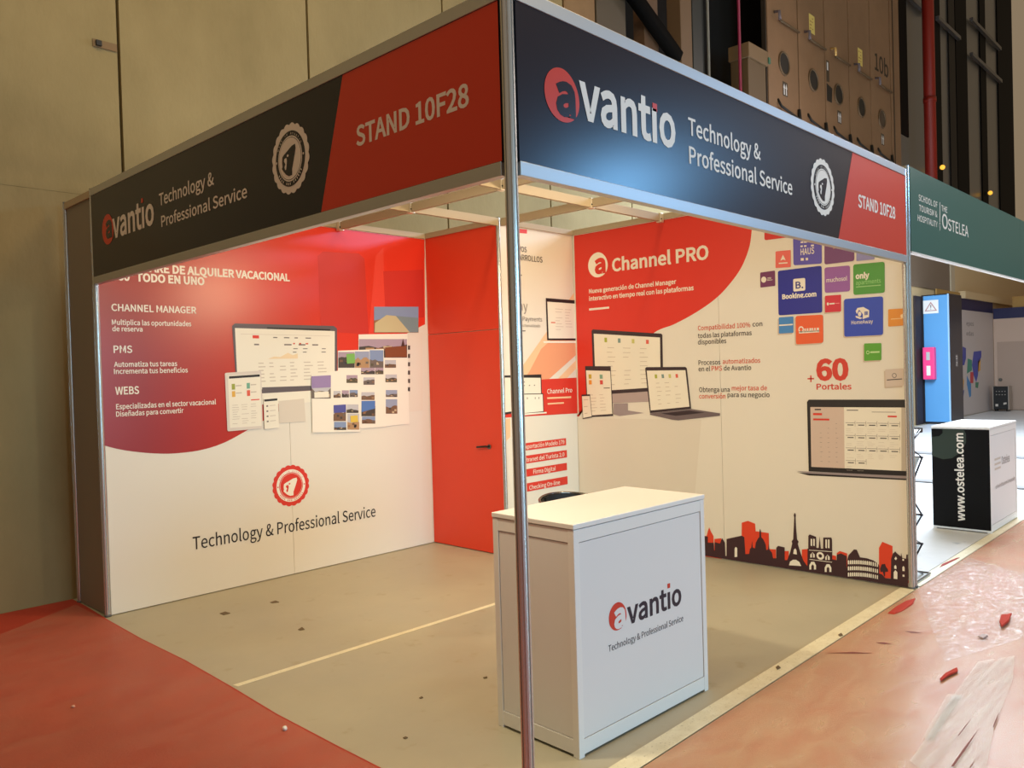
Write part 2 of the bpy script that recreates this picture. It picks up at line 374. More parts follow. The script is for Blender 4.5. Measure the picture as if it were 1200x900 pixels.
GREYP = mat('grey_panel', (128, 122, 112), .55)
ws = wall('narrow plain grey panel between the two leftmost posts', 'y', 0.0, 1, [4.018, 4.545], GREYP)
# red storeroom wall with its door
wd = thing('storeroom_wall', 'plain red wall with a door and black handle, beside the poster wall', 'partition wall', (2.98, 3.5, 0))
box1('upper_panel', (2.98, 3.036, 2.004), (3.01, 3.998, H-.05), REDD, wd)
dr = box1('door', (2.98, 3.036, .008), (3.01, 3.998, 1.998), REDD, wd)
mb = MB(); hy = 3.20
mb.tube([(2.979, hy, .96), (2.935, hy, .965)], .009, BLACKM); mb.tube([(2.937, hy-.004, .966), (2.937, hy+.12, .955)], .009, BLACKM); mb.tube([(2.979, hy, .96), (2.972, hy, .96)], .022, mat('steel', (120, 116, 110), .35, 1), 16)
mb.build('door_handle', dr)
box1('top_rail', (2.968, 3.034, H-.05), (3.01, 3.998, H), BEAM, wd, .002)
# ceiling grid of the stand
g = thing('ceiling_grid', 'open grid of aluminium beams spanning the stand between the fascias and the walls', 'ceiling grid', (2, 2, 2.89))
zb0, zb1 = 2.895, 2.962
box1('beam', (1.985, .02, zb0), (2.015, 3.985, zb1), BEAM, g, .002); box1('beam', (2.985, .02, zb0), (3.015, 2.99, zb1), BEAM, g, .002)
for yy, segs in ((2, ((.02, 1.985), (2.015, 2.985), (3.015, 3.985))), (3, ((.02, 1.985), (2.015, 2.96)))):
    for a, b in segs: box1('beam', (a, yy-.015, zb0), (b, yy+.015, zb1), BEAM, g, .002)
for x, y in ((2, 2), (3, 2), (2, 3), (2, 3.97), (3.97, 2)):
    mb = MB(); mb.box((x-.024, y-.024, zb0-.008), (x+.024, y+.024, zb0+.075), mat('clip_steel', (225, 215, 195), .35, .5), .003)
    mb.tube([(x-.02, y-.026, zb0+.02), (x-.02, y-.03, zb0+.02)], .006, BLACKM); mb.build('node_clip', g)

def smooth(pts, n=6):
    out = []; p = [Vector(q) for q in pts]
    for i in range(len(p)-1):
        a, b, c, d = p[max(i-1, 0)], p[i], p[i+1], p[min(i+2, len(p)-1)]
        for k in range(n):
            t = k/n; out.append(tuple(.5*((2*b) + (c-a)*t + (2*a-5*b+4*c-d)*t*t + (3*b-a-3*c+d)*t**3)))
    return out+[tuple(p[-1])]
# ------------------------------------------------------------------ left wall print
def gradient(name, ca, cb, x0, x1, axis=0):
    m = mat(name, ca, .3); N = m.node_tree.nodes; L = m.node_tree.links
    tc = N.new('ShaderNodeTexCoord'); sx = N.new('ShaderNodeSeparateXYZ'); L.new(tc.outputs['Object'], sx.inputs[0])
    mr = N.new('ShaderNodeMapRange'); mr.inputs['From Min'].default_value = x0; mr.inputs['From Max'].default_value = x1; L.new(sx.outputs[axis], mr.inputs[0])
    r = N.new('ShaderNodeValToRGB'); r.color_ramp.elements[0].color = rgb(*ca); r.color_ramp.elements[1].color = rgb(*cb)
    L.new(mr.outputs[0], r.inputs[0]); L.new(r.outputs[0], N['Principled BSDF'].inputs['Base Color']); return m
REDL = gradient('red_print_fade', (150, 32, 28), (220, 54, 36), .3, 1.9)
P = Print(LEFT, 1)
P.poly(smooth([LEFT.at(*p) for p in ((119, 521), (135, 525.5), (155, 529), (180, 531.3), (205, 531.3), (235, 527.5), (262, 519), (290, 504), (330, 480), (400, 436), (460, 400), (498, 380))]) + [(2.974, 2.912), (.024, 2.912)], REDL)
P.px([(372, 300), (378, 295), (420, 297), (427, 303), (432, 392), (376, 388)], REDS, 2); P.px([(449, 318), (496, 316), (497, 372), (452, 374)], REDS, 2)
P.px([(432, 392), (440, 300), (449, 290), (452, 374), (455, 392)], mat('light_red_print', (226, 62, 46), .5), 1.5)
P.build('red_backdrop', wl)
P = Print(LEFT, 3); T = lambda *a, **k: P.text(*a, **k)
T('SOFTWARE DE ALQUILER VACACIONAL', 130, (339.5, 329.5), 8.5, TEXTW, .03); T('360\u00b0 TODO EN UNO', 130, (239.5, 334), 9, TEXTW, .03); P.build('heading_lettering', wl)
P = Print(LEFT, 3)
for st, xl, rt, cp, bo in (('CHANNEL MANAGER', 130.5, (230, 367.3), 7.6, .016), ('Multiplica las oportunidades', 131, (224, 382.3), 5.6, .014), ('de reserva', 131.5, (167, 388.5), 5.6, .014),
        ('PMS', 133, (155, 413.3), 8.3, .016), ('Automatiza tus tareas', 133.5, (207.5, 428.8), 5.6, .014), ('Incrementa tus beneficios', 133.5, (220, 436.3), 5.6, .014),
        ('WEBS', 135, (163, 461.3), 8.8, .018), ('Especializadas en el sector vacacional', 136, (253, 473.6), 5.6, .014), ('Dise\u00f1adas para convertir', 136, (215, 483.6), 5.6, .014)):
    P.text(st, xl, rt, cp, TEXTW, bo)
P.build('body_lettering', wl)
P = Print(LEFT, 3); P.text('Technology & Professional Service', 226, (440, 605), 12.5, INK, .004); P.build('slogan_lettering', wl, 'black slogan lettering')
seal(LEFT, LEFT.at(341, 569), (LEFT.at(341, 545.5)[1]-LEFT.at(341, 593)[1])/2, RED, CREAM, CREAM, wl, 'red round emblem')
def lines(P, f, a0, b0, a1, b1, rows, m, k, seed=0, fill=.55, h=.25, cols=1):
    rr = random.Random(seed); dh = (b1-b0)/rows; dw = (a1-a0)/cols
    for i in range(rows):
        for j in range(cols):
            if rr.random() < .15: continue
            x = a0+dw*j+dw*.08*rr.random(); P.rect(f, x, b0+dh*i+dh*.35, x+dw*fill*(.5+.5*rr.random()), b0+dh*i+dh*(.35+h), m, k)
GRAPH = mat('screen_frame_print', (92, 84, 92), .5)
P = Print(LEFT, 4); P.px([(271.7, 382), (275, 379), (391, 382), (394.7, 385), (394.7, 454), (277.5, 462)], GRAPH, 4)
f = P.quad([(275, 384.4), (392, 388), (392, 451), (278.5, 458)]); P.rect(f, 0, 0, 1, 1, SCREEN, 5)
P.rect(f, .30, -.03, .95, .0, INK, 5); P.rect(f, .16, .11, .22, .16, RED, 6); lines(P, f, .24, .11, .9, .17, 1, GREYI, 6, 1, .6, .3, 6); P.rect(f, .05, .09, .95, .095, LGREY, 6)
lines(P, f, .16, .22, .9, .30, 1, GREYI, 6, 2, .6, .3, 5); lines(P, f, .2, .54, .62, .9, 6, LGREY, 6, 3, .7, .25, 4); lines(P, f, .66, .54, .95, .9, 6, LGREY, 6, 4, .7, .25, 2)
lines(P, f, .55, .30, .95, .42, 2, GREYI, 6, 5, .5, .25, 4); lines(P, f, .55, .20, .75, .28, 1, ORANGE, 6, 8, .5, .3, 3)
P.poly([f(.30, .50), f(.36, .46), f(.42, .47), f(.5, .40), f(.55, .44), f(.6, .41), f(.6, .50)], mat('chart_print', (232, 210, 176), .5), 6)
P.px([(306.8, 454), (364, 452), (364, 457.5), (306.8, 461)], GRAPH, 6); P.px([(306.8, 461), (394.7, 456), (394.7, 470), (306.8, 474)], SCREEN, 4.5)
P.px([(326, 470), (356, 467), (358, 494), (327, 496)], mat('stand_print', (214, 206, 196), .5), 5); P.build('printed_monitor', wl)
P = Print(LEFT, 9); P.rounded([LEFT.at(*p) for p in ((263, 437), (305.5, 434.3), (307.5, 502), (266, 505.5))], .012, mat('tablet_print', (214, 206, 200), .5), 9)
f = P.quad([(266.5, 440.5), (304.5, 438), (306, 499), (269, 501.5)]); P.rect(f, 0, 0, 1, 1, SCREEN, 10); P.rect(f, .03, .01, .98, .055, INK, 11)
for a, b, c in ((.1, .16, (150, 160, 60)), (.56, .16, (110, 170, 150)), (.1, .30, (220, 170, 70)), (.56, .30, (216, 90, 70))): P.rect(f, a, b, a+.1, b+.11, cm(*c), 11); P.rect(f, a+.12, b+.03, a+.3, b+.05, LGREY, 11)
P.rect(f, .68, .48, .95, .5, RED, 11); lines(P, f, .08, .55, .95, .95, 9, LGREY, 11, 6, .8, .2, 3); P.build('printed_tablet', wl)
P = Print(LEFT, 12); P.px([(308, 467.5), (325, 466), (326.5, 501), (309, 503)], SCREEN, 12); f = P.quad([(308, 467.5), (325, 466), (326.5, 501), (309, 503)]); P.rect(f, .05, .02, .95, .09, INK, 13); P.rect(f, 0, 0, .03, 1, LGREY, 13)
for i in range(4): P.rect(f, .18, .22+.17*i, .3, .27+.17*i, GREYI, 13); P.rect(f, .4, .23+.17*i, .8, .25+.17*i, LGREY, 13)
P.build('printed_phone', wl)
# web pages with small photographs
Z = zoomer(250, 340, 4.615)
SKYC = [(150, 160, 190), (190, 190, 200), (170, 150, 170), (130, 150, 190)]; LANDC = [(120, 90, 70), (90, 84, 66), (150, 110, 80), (70, 64, 60), (176, 140, 104), (110, 100, 96)]
def photo(P, f, a0, b0, a1, b1, k, seed):
    rr = random.Random(seed); sk = cm(*rr.choice(SKYC)); P.rect(f, a0, b0, a1, b1, sk, k); n = 5; hz = b0+(b1-b0)*(.35+.3*rr.random())
    pts = [f(a0+(a1-a0)*i/n, hz+(b1-b0)*.25*(rr.random()-.5)) for i in range(n+1)]
    P.poly(pts+[f(a1, b1), f(a0, b1)], cm(*rr.choice(LANDC)), k+1)
    for i in range(4):
        x = a0+(a1-a0)*rr.random()*.8; y = hz+(b1-hz)*rr.random()*.7; P.rect(f, x, y, x+(a1-a0)*.18, min(b1, y+(b1-b0)*.14), cm(*rr.choice(LANDC+[(200, 180, 150), (60, 60, 70)])), k+2)
def page(name, corners, photos, k, shade, seed):
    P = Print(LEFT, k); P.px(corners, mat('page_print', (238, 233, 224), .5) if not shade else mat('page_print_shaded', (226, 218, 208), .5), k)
    full = lambda a, b: Vector(LEFT.at(250+a*1200/4.615, 340+b*831/4.615))
    for i, (x0, y0, x1, y1) in enumerate(photos):
        photo(P, full, x0/1200, y0/831, x1/1200, y1/831, k+1, seed+i)
    return P, full
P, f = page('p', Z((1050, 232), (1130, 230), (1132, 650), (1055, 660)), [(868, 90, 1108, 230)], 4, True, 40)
P.px(Z((870, 228), (872, 178), (935, 135), (985, 140), (1060, 228)), cm(196, 186, 150), 8); P.px(Z((985, 140), (1106, 150), (1106, 228), (1060, 228)), cm(120, 140, 150), 8)
for i in range(6): P.rect(f, 1050/1200, (300+i*45)/831, 1062/1200, (322+i*45)/831, cm(80, 70, 66), 8)
P.build('printed_web_page', wl)
P, f = page('p', Z((783, 240), (1048, 236), (1058, 722), (930, 736), (783, 500)), [(785, 265, 1045, 365), (925, 378, 985, 420), (928, 456, 990, 498), (930, 540, 992, 578), (930, 590, 992, 668)], 8, False, 52)
P.px(Z((925, 310), (1040, 300), (1044, 362), (927, 364)), cm(130, 70, 40), 12); P.px(Z((1012, 305), (1022, 262), (1032, 304)), cm(70, 40, 36), 13); P.build('printed_web_page', wl)
P, f = page('p', Z((670, 328), (918, 318), (930, 738), (795, 748), (670, 450)), [(672, 335, 760, 420), (762, 332, 840, 420), (842, 325, 916, 420), (795, 420, 870, 455), (872, 418, 916, 455), (808, 472, 868, 512), (797, 552, 868, 594), (797, 598, 872, 682), (800, 684, 872, 722)], 12, False, 73)
P.px(Z((715, 345), (760, 343), (762, 395), (718, 398)), cm(120, 180, 90), 16); P.px(Z((797, 600), (870, 598), (870, 640), (797, 660)), cm(80, 120, 190), 16); P.build('printed_web_page', wl)
P, f = page('p', Z((525, 468), (640, 440), (790, 420), (790, 766), (532, 770)), [(525, 466, 630, 586), (715, 460, 775, 502), (645, 545, 684, 582), (690, 542, 728, 580), (732, 540, 776, 578), (645, 622, 712, 708), (716, 618, 780, 664), (720, 668, 784, 754), (648, 712, 714, 756)], 16, False, 95)
P.px(Z((525, 466), (630, 460), (630, 525), (526, 530)), cm(150, 130, 180), 20); P.px(Z((540, 552), (618, 548), (619, 580), (541, 583)), SCREEN, 21); P.px(Z((735, 680), (775, 676), (778, 712), (737, 716)), cm(220, 190, 80), 21)
P.px(Z((645, 622), (712, 618), (712, 660), (646, 664)), cm(80, 84, 160), 20); P.build('printed_web_page', wl)

# ------------------------------------------------------------------ poster wall print
P = Print(POST, 1); P.px([(672.5, 343), (676, 415), (643, 444.5), (606, 447), (606, 438)], PEACHL, 1); P.px([(675, 372), (676, 415), (643, 444.5), (612, 446.5), (620, 436), (634, 409)], PEACH, 2)
P.px([(676, 421), (676, 431), (664, 443.5), (654, 443.5)], PEACHL, 1); P.px([(592, 492), (598, 490), (598, 512), (592, 518)], PEACHL, 1)
P.px([(590, 447), (676, 442.5), (677, 484.3), (590, 489.5)], RED, 3); P.px([(600, 267.5), (617.5, 269), (617.5, 273.8), (600, 272.3)], RED, 1); P.build('red_backdrop', wpst)
P = Print(POST, 4); P.text('NUEVOS', 597, (617, 295.7), 6, INK, .004); P.text('DESARROLLOS', 597, (635.5, 307.7), 6.4, INK, .004); P.px([(600, 321.3), (611.3, 322), (611.3, 323.2), (600, 322.4)], INK)
P.build('heading_lettering', wpst); P = Print(POST, 4); P.text('Pay', 601.5, (618.2, 364.5), 11, GREYI, -.004); P.build('product_lettering', wpst); P = Print(POST, 4); P.text('e Payments', 608, (635, 376.8), 5, GREYI, .002); P.text('es automatizado', 606, (633, 383.5), 3.2, GREYI, 0); P.px([(606, 387.5), (615.5, 387), (615.5, 388.3), (606, 388.8)], GREYI)
P.build('body_lettering', wpst); P = Print(POST, 4); P.text('Channel Pro', 641, (670.3, 459.6), 5.2, TEXTW, .012); P.px([(641, 465.6), (669, 464.4), (669, 466.4), (641, 467.6)], PEACHL); P.px([(641.5, 472.4), (660.5, 471.2), (660.5, 473), (641.5, 474.2)], PEACHL); P.build('lettering', wpst)
P = Print(POST, 4); P.px([(639.3, 349.2), (674, 352), (675, 398.9), (641, 398.7)], INK, 4); f = P.quad([(641, 353.5), (674, 356), (675, 396.6), (642.6, 396.6)]); P.rect(f, 0, 0, 1, 1, SCREEN, 5)
lines(P, f, .25, .15, .95, .8, 8, LGREY, 6, 11, .8, .15, 2); P.rect(f, .1, .55, .25, .58, ORANGE, 6); P.px([(636, 400), (675, 399.5), (675, 402), (637, 401.8)], CREAM, 5); P.build('printed_laptop', wpst)
P = Print(POST, 5); P.px([(591, 440), (634, 438.7), (635, 478), (591, 486)], INK, 5); f = P.quad([(591, 442.5), (633, 442.8), (634, 477), (591, 483.3)]); P.rect(f, 0, 0, 1, 1, SCREEN, 6); lines(P, f, .5, .08, .95, .3, 2, GREYI, 7, 12, .3, .3, 3)
P.px([(606, 461.5), (636, 461), (637, 483.3), (606, 486)], INK, 7); P.px([(606, 462.5), (635.2, 462), (636, 482), (606, 484.8)], CREAM, 8); f = P.quad([(606, 462), (636, 461.5), (637, 483), (606, 485)]); lines(P, f, .2, .1, .95, .3, 1, GREYI, 9, 13, .3, .5, 5)
P.px([(606, 485), (640, 482.7), (640, 484.3), (606, 487.3)], CREAM, 8); P.build('printed_laptop', wpst)
P = Print(POST, 4)
for (yt, yb, xr), st, xl, rt in (((513.4, 521.6, 663), 'Exportaci\u00f3n Modelo 179', 613, (661, 520)), ((527.3, 536, 664), 'Intranet del Turista 2.0', 612.5, (661, 534.6)), ((542.3, 550.8, 664), 'Firma Digital', 624.7, (650.8, 551)), ((558, 567.3, 664.7), 'Checking On-line', 620, (655.8, 567.2))):
    u1, v1 = POST.at(xr, yt); v0 = POST.at(xr, yb)[1]; u0 = POST.at(611.5, yt+6)[0]; P.poly([(u0, v0), (u1, v0), (u1, v1), (u0, v1)], RED, 4); P.text(st, xl, rt, 4.6, TEXTW, .008, k=5)
P.build('red_label_strips', wpst)

# ------------------------------------------------------------------ right wall print
P = Print(RIGHT, 1)
arc = [(882, 262), (881, 270), (878, 290), (869, 313), (855, 333), (838, 350.5), (815, 366.5), (790, 380), (765, 391), (730, 424), (700, 458), (685, 478), (675.5, 488)]
P.poly(smooth([RIGHT.at(*p) for p in arc]) + [(1.004, RIGHT.at(675.5, 488)[1]), (1.004, 2.912), (RIGHT.at(882, 262)[0]+.02, 2.912)], RED)
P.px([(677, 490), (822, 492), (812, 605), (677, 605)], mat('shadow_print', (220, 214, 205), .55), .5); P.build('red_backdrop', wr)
Z = zoomer(670, 260, 5.4545); P = Print(RIGHT, 2); egg(P, (689, 311), (712.6, 309), (702, 295.5), (701, 325), CREAM, 2)
u0, u1 = RIGHT.at(697, 312)[0], RIGHT.at(709.8, 312)[0]; v0, v1 = RIGHT.at(703, 319.5)[1], RIGHT.at(703, 302.5)[1]; P.textuv('a', u0, u1, v0, v1-v0, RED, .035, True, 3); P.build('logo_spot', wr)
P = Print(RIGHT, 2); P.text('Channel PRO', 717.5, (830.6, 303), 16.3, TEXTW, .024); P.build('heading_lettering', wr)
P = Print(RIGHT, 2); P.text('Nueva generaci\u00f3n de Channel Manager', 690.5, (792.5, 332.4), 5.4, TEXTW, .022); P.text('interactivo en tiempo real con las plataformas', 690.5, (813, 339.8), 5.6, TEXTW, .022)
P.px([(690.5, 361.5), (714, 359.3), (714, 361.6), (690.5, 364)], TEXTW)
for st, xl, rt, m in (('Compatibilidad 100%', 818, (879.5, 383.3), ORANGE), ('con', 882, (893.5, 382), SLATE), ('todas las plataformas', 818, (881, 392.6), SLATE), ('disponibles', 818, (851.3, 402), SLATE),
        ('Procesos', 818.7, (844.3, 427), SLATE), ('automatizados', 847, (891, 425), ORANGE), ('en el', 818.7, (832.3, 434.8), SLATE), ('PMS', 834, (846.3, 434.2), ORANGE), ('de Avantio', 848.3, (880.5, 433.4), SLATE),
        ('Obtenga una', 819.5, (855.3, 459.2), SLATE), ('mejor tasa de', 857.7, (899, 457.3), ORANGE), ('conversi\u00f3n', 819.5, (850.3, 467), ORANGE), ('para su negocio', 852.7, (902, 465.3), SLATE)):
    P.text(st, xl, rt, 5.6, m, .011)
P.build('body_lettering', wr)
P = Print(RIGHT, 2); REDT = mat('red_lettering', (206, 56, 42), .5); P.text('60', 956.8, (994.7, 444.2), 24.6, REDT, .034); P.text('Portales', 957, (998, 456.2), 7, REDT, .016)
c = RIGHT.at(950.3, 443.8); q = .026; P.poly([(c[0]-q, c[1]-.005), (c[0]+q, c[1]-.005), (c[0]+q, c[1]+.005), (c[0]-q, c[1]+.005)], REDT); P.poly([(c[0]-.005, c[1]-q), (c[0]+.005, c[1]-q), (c[0]+.005, c[1]+q), (c[0]-.005, c[1]+q)], REDT)
P.build('portal_count', wr, 'red figure sixty')
DGREY = mat('device_frame_print', (52, 40, 48), .45); ICON = [(170, 180, 70), (120, 150, 150), (200, 200, 120), (216, 96, 84)]
P = Print(RIGHT, 3); P.px([(693.4, 387.5), (695, 386), (775, 391), (776.4, 392.5), (777.5, 457.5), (696, 463)], DGREY, 3); f = P.quad([(696, 391), (773.6, 395.5), (774.5, 453.5), (698.5, 458.5)]); P.rect(f, 0, 0, 1, 1, SCREEN, 4)
P.px([(697, 462.8), (777.3, 457.5), (777.3, 470), (718, 472.5), (700, 472)], mat('monitor_chin_print', (176, 160, 162), .5), 3); P.px([(719, 473), (736, 472.5), (736, 481), (755, 484), (726, 487.5), (719, 485.5)], mat('monitor_stand_print', (156, 144, 150), .5), 3)
for i, c in enumerate(ICON): x = .17+.21*i; P.rect(f, x, .06, x+.04, .14, cm(*c), 5)
lines(P, f, .2, .2, .95, .95, 9, LGREY, 5, 21, .5, .12, 3); P.build('printed_monitor', wr)
P = Print(RIGHT, 6); P.px([(686, 429), (716, 429.2), (718.9, 487.4), (688.5, 489)], DGREY, 6); f = P.quad([(687, 430), (715.4, 431), (718, 485), (689.6, 487)]); P.rect(f, 0, .07, 1, 1, SCREEN, 7)
for i, (a, b) in enumerate(((.1, .15), (.56, .15), (.1, .27), (.56, .27))): P.rect(f, a, b, a+.12, b+.09, cm(*[(190, 170, 60), (130, 170, 150), (226, 150, 60), (210, 80, 76)][i]), 8)
P.rect(f, .7, .43, .95, .445, INK, 8); lines(P, f, .1, .55, .9, .95, 6, LGREY, 8, 22, .7, .15, 2); P.build('printed_tablet', wr)
P = Print(RIGHT, 9); P.px([(682, 462.4), (692, 462), (694.5, 489), (683.4, 491)], DGREY, 9); f = P.quad([(682.6, 464.3), (691.7, 464), (694, 487.8), (684, 489.8)]); P.rect(f, 0, 0, 1, 1, SCREEN, 10); lines(P, f, .15, .1, .9, .9, 5, LGREY, 11, 23, .8, .2, 1); P.build('printed_phone', wr)
P = Print(RIGHT, 6); P.px([(756.3, 431.5), (758, 430.2), (803.5, 430), (805.2, 431.5), (810.2, 478.9), (762, 484)], DGREY, 6); f = P.quad([(758.3, 434.3), (803.6, 433.8), (808.4, 476.5), (763, 481)]); P.rect(f, 0, 0, 1, 1, SCREEN, 7)
for i, c in enumerate(ICON): x = .2+.18*i; P.rect(f, x, .1, x+.06, .2, cm(*c), 8)
lines(P, f, .2, .28, .9, .92, 6, LGREY, 8, 24, .6, .12, 3); P.px([(762, 484.3), (810.3, 479.2), (844, 484.3), (844, 487.2), (795, 492.6), (788, 491.8), (762, 486)], mat('laptop_base_print', (110, 98, 104), .45), 6)
P.px([(775, 484.5), (808, 481), (826, 483.6), (792, 487.3)], DGREY, 7); P.build('printed_laptop', wr)
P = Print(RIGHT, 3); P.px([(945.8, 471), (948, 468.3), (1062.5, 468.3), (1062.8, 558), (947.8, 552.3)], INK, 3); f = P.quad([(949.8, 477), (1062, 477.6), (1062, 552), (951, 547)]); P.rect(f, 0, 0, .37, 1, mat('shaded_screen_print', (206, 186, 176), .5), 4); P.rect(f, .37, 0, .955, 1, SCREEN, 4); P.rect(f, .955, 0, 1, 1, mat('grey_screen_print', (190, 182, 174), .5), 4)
P.rect(f, .03, .10, .13, .135, RED, 5); P.rect(f, .03, .19, .21, .22, RED, 5); P.rect(f, .05, .03, .12, .05, INK, 5); P.rect(f, .82, .13, .91, .155, RED, 5); P.rect(f, .4, .04, .52, .055, GREYI, 5); P.rect(f, .66, .07, .9, .078, GREYI, 5)
lines(P, f, .1, .24, .36, .95, 9, GREYI, 5, 31, .3, .06, 3)
for r in range(4):
    for c_ in range(5 if r < 3 else 2):
        a = .385+.113*c_; b = .25+.205*r; P.rect(f, a, b, a+.1, b+.006, GREYI, 5); P.rect(f, a+.1, b-.03, a+.103, b+.06, GREYI, 5); P.rect(f, a+.02, b+.03, a+.085, b+.045, SLATE, 5); lines(P, f, a, b+.09, a+.1, b+.18, 3, LGREY, 5, 60+r*7+c_, .8, .12, 1)
P.px([(933.4, 552), (1063, 557.8), (1063, 561), (947, 554.8)], mat('laptop_edge_print', (150, 140, 146), .4), 4); P.px([(934, 553.4), (947, 554.8), (1063, 561), (1063, 562.6), (948, 557)], INK, 4); P.build('printed_laptop', wr, 'big laptop print')
TILES = [((206, 48, 44), [(896, 263), (925, 259.5), (925, 277.8), (896, 281.7)]), ((226, 104, 96), [(909, 294.7), (926.7, 293), (926.8, 313), (909, 314.2)]), ((88, 80, 186), [(929.5, 275), (963, 272), (963.3, 309), (930, 311)]), ((112, 64, 122), [(966.3, 275), (1001, 272), (1001.3, 305.8), (966.3, 310)]),
         ((140, 140, 200), [(1003.7, 285), (1025, 283), (1025, 304), (1003.7, 306)]), ((72, 150, 56), [(1000, 310), (1036.8, 306.7), (1037, 343), (1000.3, 345.8)]), ((110, 46, 96), [(891, 319.5), (908.3, 317), (908.7, 335), (891.3, 337)]), ((20, 28, 150), [(911.7, 317.5), (963, 311.3), (963.8, 366.3), (912.5, 369.7)]),
         ((146, 88, 166), [(966.3, 313.7), (996.2, 311), (996.3, 341.3), (966.7, 343.3)]), ((204, 34, 60), [(967, 346.7), (985.8, 345.3), (985.8, 365), (967, 366.3)]), ((30, 66, 190), [(989.2, 350.5), (1035, 347.2), (1035, 392.5), (989.5, 394.7)]), ((222, 142, 40), [(1041, 362.5), (1061.5, 361.3), (1061.8, 381.3), (1041, 382.8)]),
         ((60, 132, 204), [(912.8, 372), (930, 370.8), (930, 390), (913, 391)]), ((228, 92, 44), [(932.5, 370.3), (964.7, 368.7), (965, 401.7), (933, 403.7)]), ((84, 162, 44), [(1012.8, 402.5), (1033, 402), (1033, 422), (1012.8, 423)]), ((206, 192, 184), [(1037.5, 433), (1059, 431.5), (1059, 452), (1038, 453.5)])]
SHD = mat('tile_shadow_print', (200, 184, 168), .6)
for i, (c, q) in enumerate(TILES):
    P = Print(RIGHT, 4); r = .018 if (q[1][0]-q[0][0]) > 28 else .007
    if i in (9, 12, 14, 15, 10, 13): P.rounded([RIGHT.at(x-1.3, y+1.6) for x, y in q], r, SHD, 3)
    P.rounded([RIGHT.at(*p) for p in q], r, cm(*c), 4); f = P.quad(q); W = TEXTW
    if i == 1: P.poly([f(.5, .24), f(.68, .58), f(.5, .52), f(.32, .58)], W, 5); P.rect(f, .22, .7, .8, .77, W, 5)
    if i == 2: P.text('HAUS', 938.5, (954.5, 297), 7.5, W, .012, k=5); lines(P, f, .26, .74, .78, .86, 1, W, 5, 3, .9, .7, 3); lines(P, f, .26, .2, .75, .46, 2, W, 5, 5, .9, .4, 4)
    if i == 3: P.rect(f, .3, .4, .7, .5, cm(216, 170, 90), 5)
    if i == 5: P.text('only', 1003, (1019, 325.3), 6.6, W, .036, k=5); P.text('apartments', 1003.3, (1032.5, 331.2), 5, cm(150, 210, 130), .004, k=5); P.rect(f, .09, .73, .88, .76, cm(150, 200, 130), 5)
    if i == 6: P.disc(f(.24, .5), .022, .024, W, 16, 5); lines(P, f, .45, .38, .95, .62, 3, W, 5, 8, .9, .4, 1)
    if i == 7:
        P.rounded([RIGHT.at(*p) for p in ((929.7, 327), (943.8, 325.7), (944, 340.3), (930, 341.8))], .012, W, 5); P.text('B.', 932.7, (941.6, 337.4), 8, cm(28, 36, 136), .016, k=6); P.text('Booking.com', 917, (957, 347), 5.6, W, .034, k=5)
    if i == 8: P.text('muchosol', 968.7, (993, 328.6), 5, W, .008, k=5)
    if i == 9: P.disc(f(.18, .5), .008, .012, W, 12, 5); P.rect(f, .28, .46, .6, .54, W, 5); P.rect(f, .62, .48, .9, .52, cm(230, 140, 150), 5)
    if i == 10:
        P.px([(1003, 364.5), (1005, 361), (1012, 359.8), (1018.8, 363.6), (1018.6, 371.5), (1011.3, 373.8), (1011.3, 368), (1007, 363), (1004.3, 368)], W, 5); P.px([(1003, 370), (1011, 372.6), (1008, 374), (1003.2, 372)], W, 5)
        P.disc(RIGHT.at(1007.6, 368), .012, .018, W, 16, 5); P.px([(1013.5, 365), (1017, 364.8), (1017, 369), (1013.5, 369.4)], cm(40, 68, 168), 6); P.px([(1015, 365), (1015.5, 365), (1015.5, 369.2), (1015, 369.2)], W, 7); P.text('HomeAway', 998, (1023.2, 378.6), 4.4, W, .006, k=5)
    if i == 11: P.rect(f, .16, .55, .8, .6, cm(240, 200, 140), 5); P.disc(f(.8, .44), .012, .014, cm(240, 210, 170), 10, 5)
    if i == 12: P.rect(f, .03, .45, .97, .53, W, 5)
    if i == 13: P.rect(f, .12, .55, .86, .62, W, 5); P.disc(f(.2, .48), .022, .024, W, 14, 5); P.disc(f(.2, .48), .013, .014, cm(*c), 14, 6); lines(P, f, .32, .4, .86, .56, 1, W, 5, 4, .9, .8, 6)
    if i == 14: P.disc(f(.22, .52), .012, .014, cm(190, 224, 160), 12, 5); P.disc(f(.22, .52), .008, .009, cm(*c), 12, 6); P.rect(f, .36, .47, .9, .56, cm(190, 224, 160), 5)
    if i == 15: P.disc(f(.5, .38), .016, .018, GREYI, 14, 5); P.disc(f(.5, .38), .011, .013, cm(*c), 14, 6); P.rect(f, .08, .58, .92, .63, SLATE, 5)
    P.build('portal_tile', wr, {7: 'large navy tile', 10: 'blue tile with a white house', 5: 'green tile'}.get(i))
# skyline along the foot of the right wall
Z = zoomer(820, 580, 4.615); SKY = mat('skyline_print', (58, 30, 40), .5); SKR = mat('skyline_red_print', (222, 66, 38), .5); P = Print(RIGHT, 3)
for q in ([(20, 340), (20, 222), (38, 222), (45, 195), (52, 175), (60, 195), (75, 222), (78, 340)], [(78, 340), (80, 238), (118, 234), (120, 345)], [(226, 360), (228, 150), (262, 140), (300, 155), (303, 196), (374, 206), (376, 292), (413, 295), (413, 370)],
          [(460, 303), (482, 303), (482, 370), (460, 370)], [(553, 295), (584, 292), (584, 395), (553, 385)], [(718, 325), (738, 330), (740, 390), (718, 390)], [(742, 314), (758, 303), (798, 316), (798, 430), (742, 430)], [(970, 430), (970, 286), (988, 253), (1043, 276), (1043, 450), (1000, 450)], [(1060, 470), (1085, 460), (1134, 462), (1134, 476)]): P.px(Z(*q), SKR, 3)
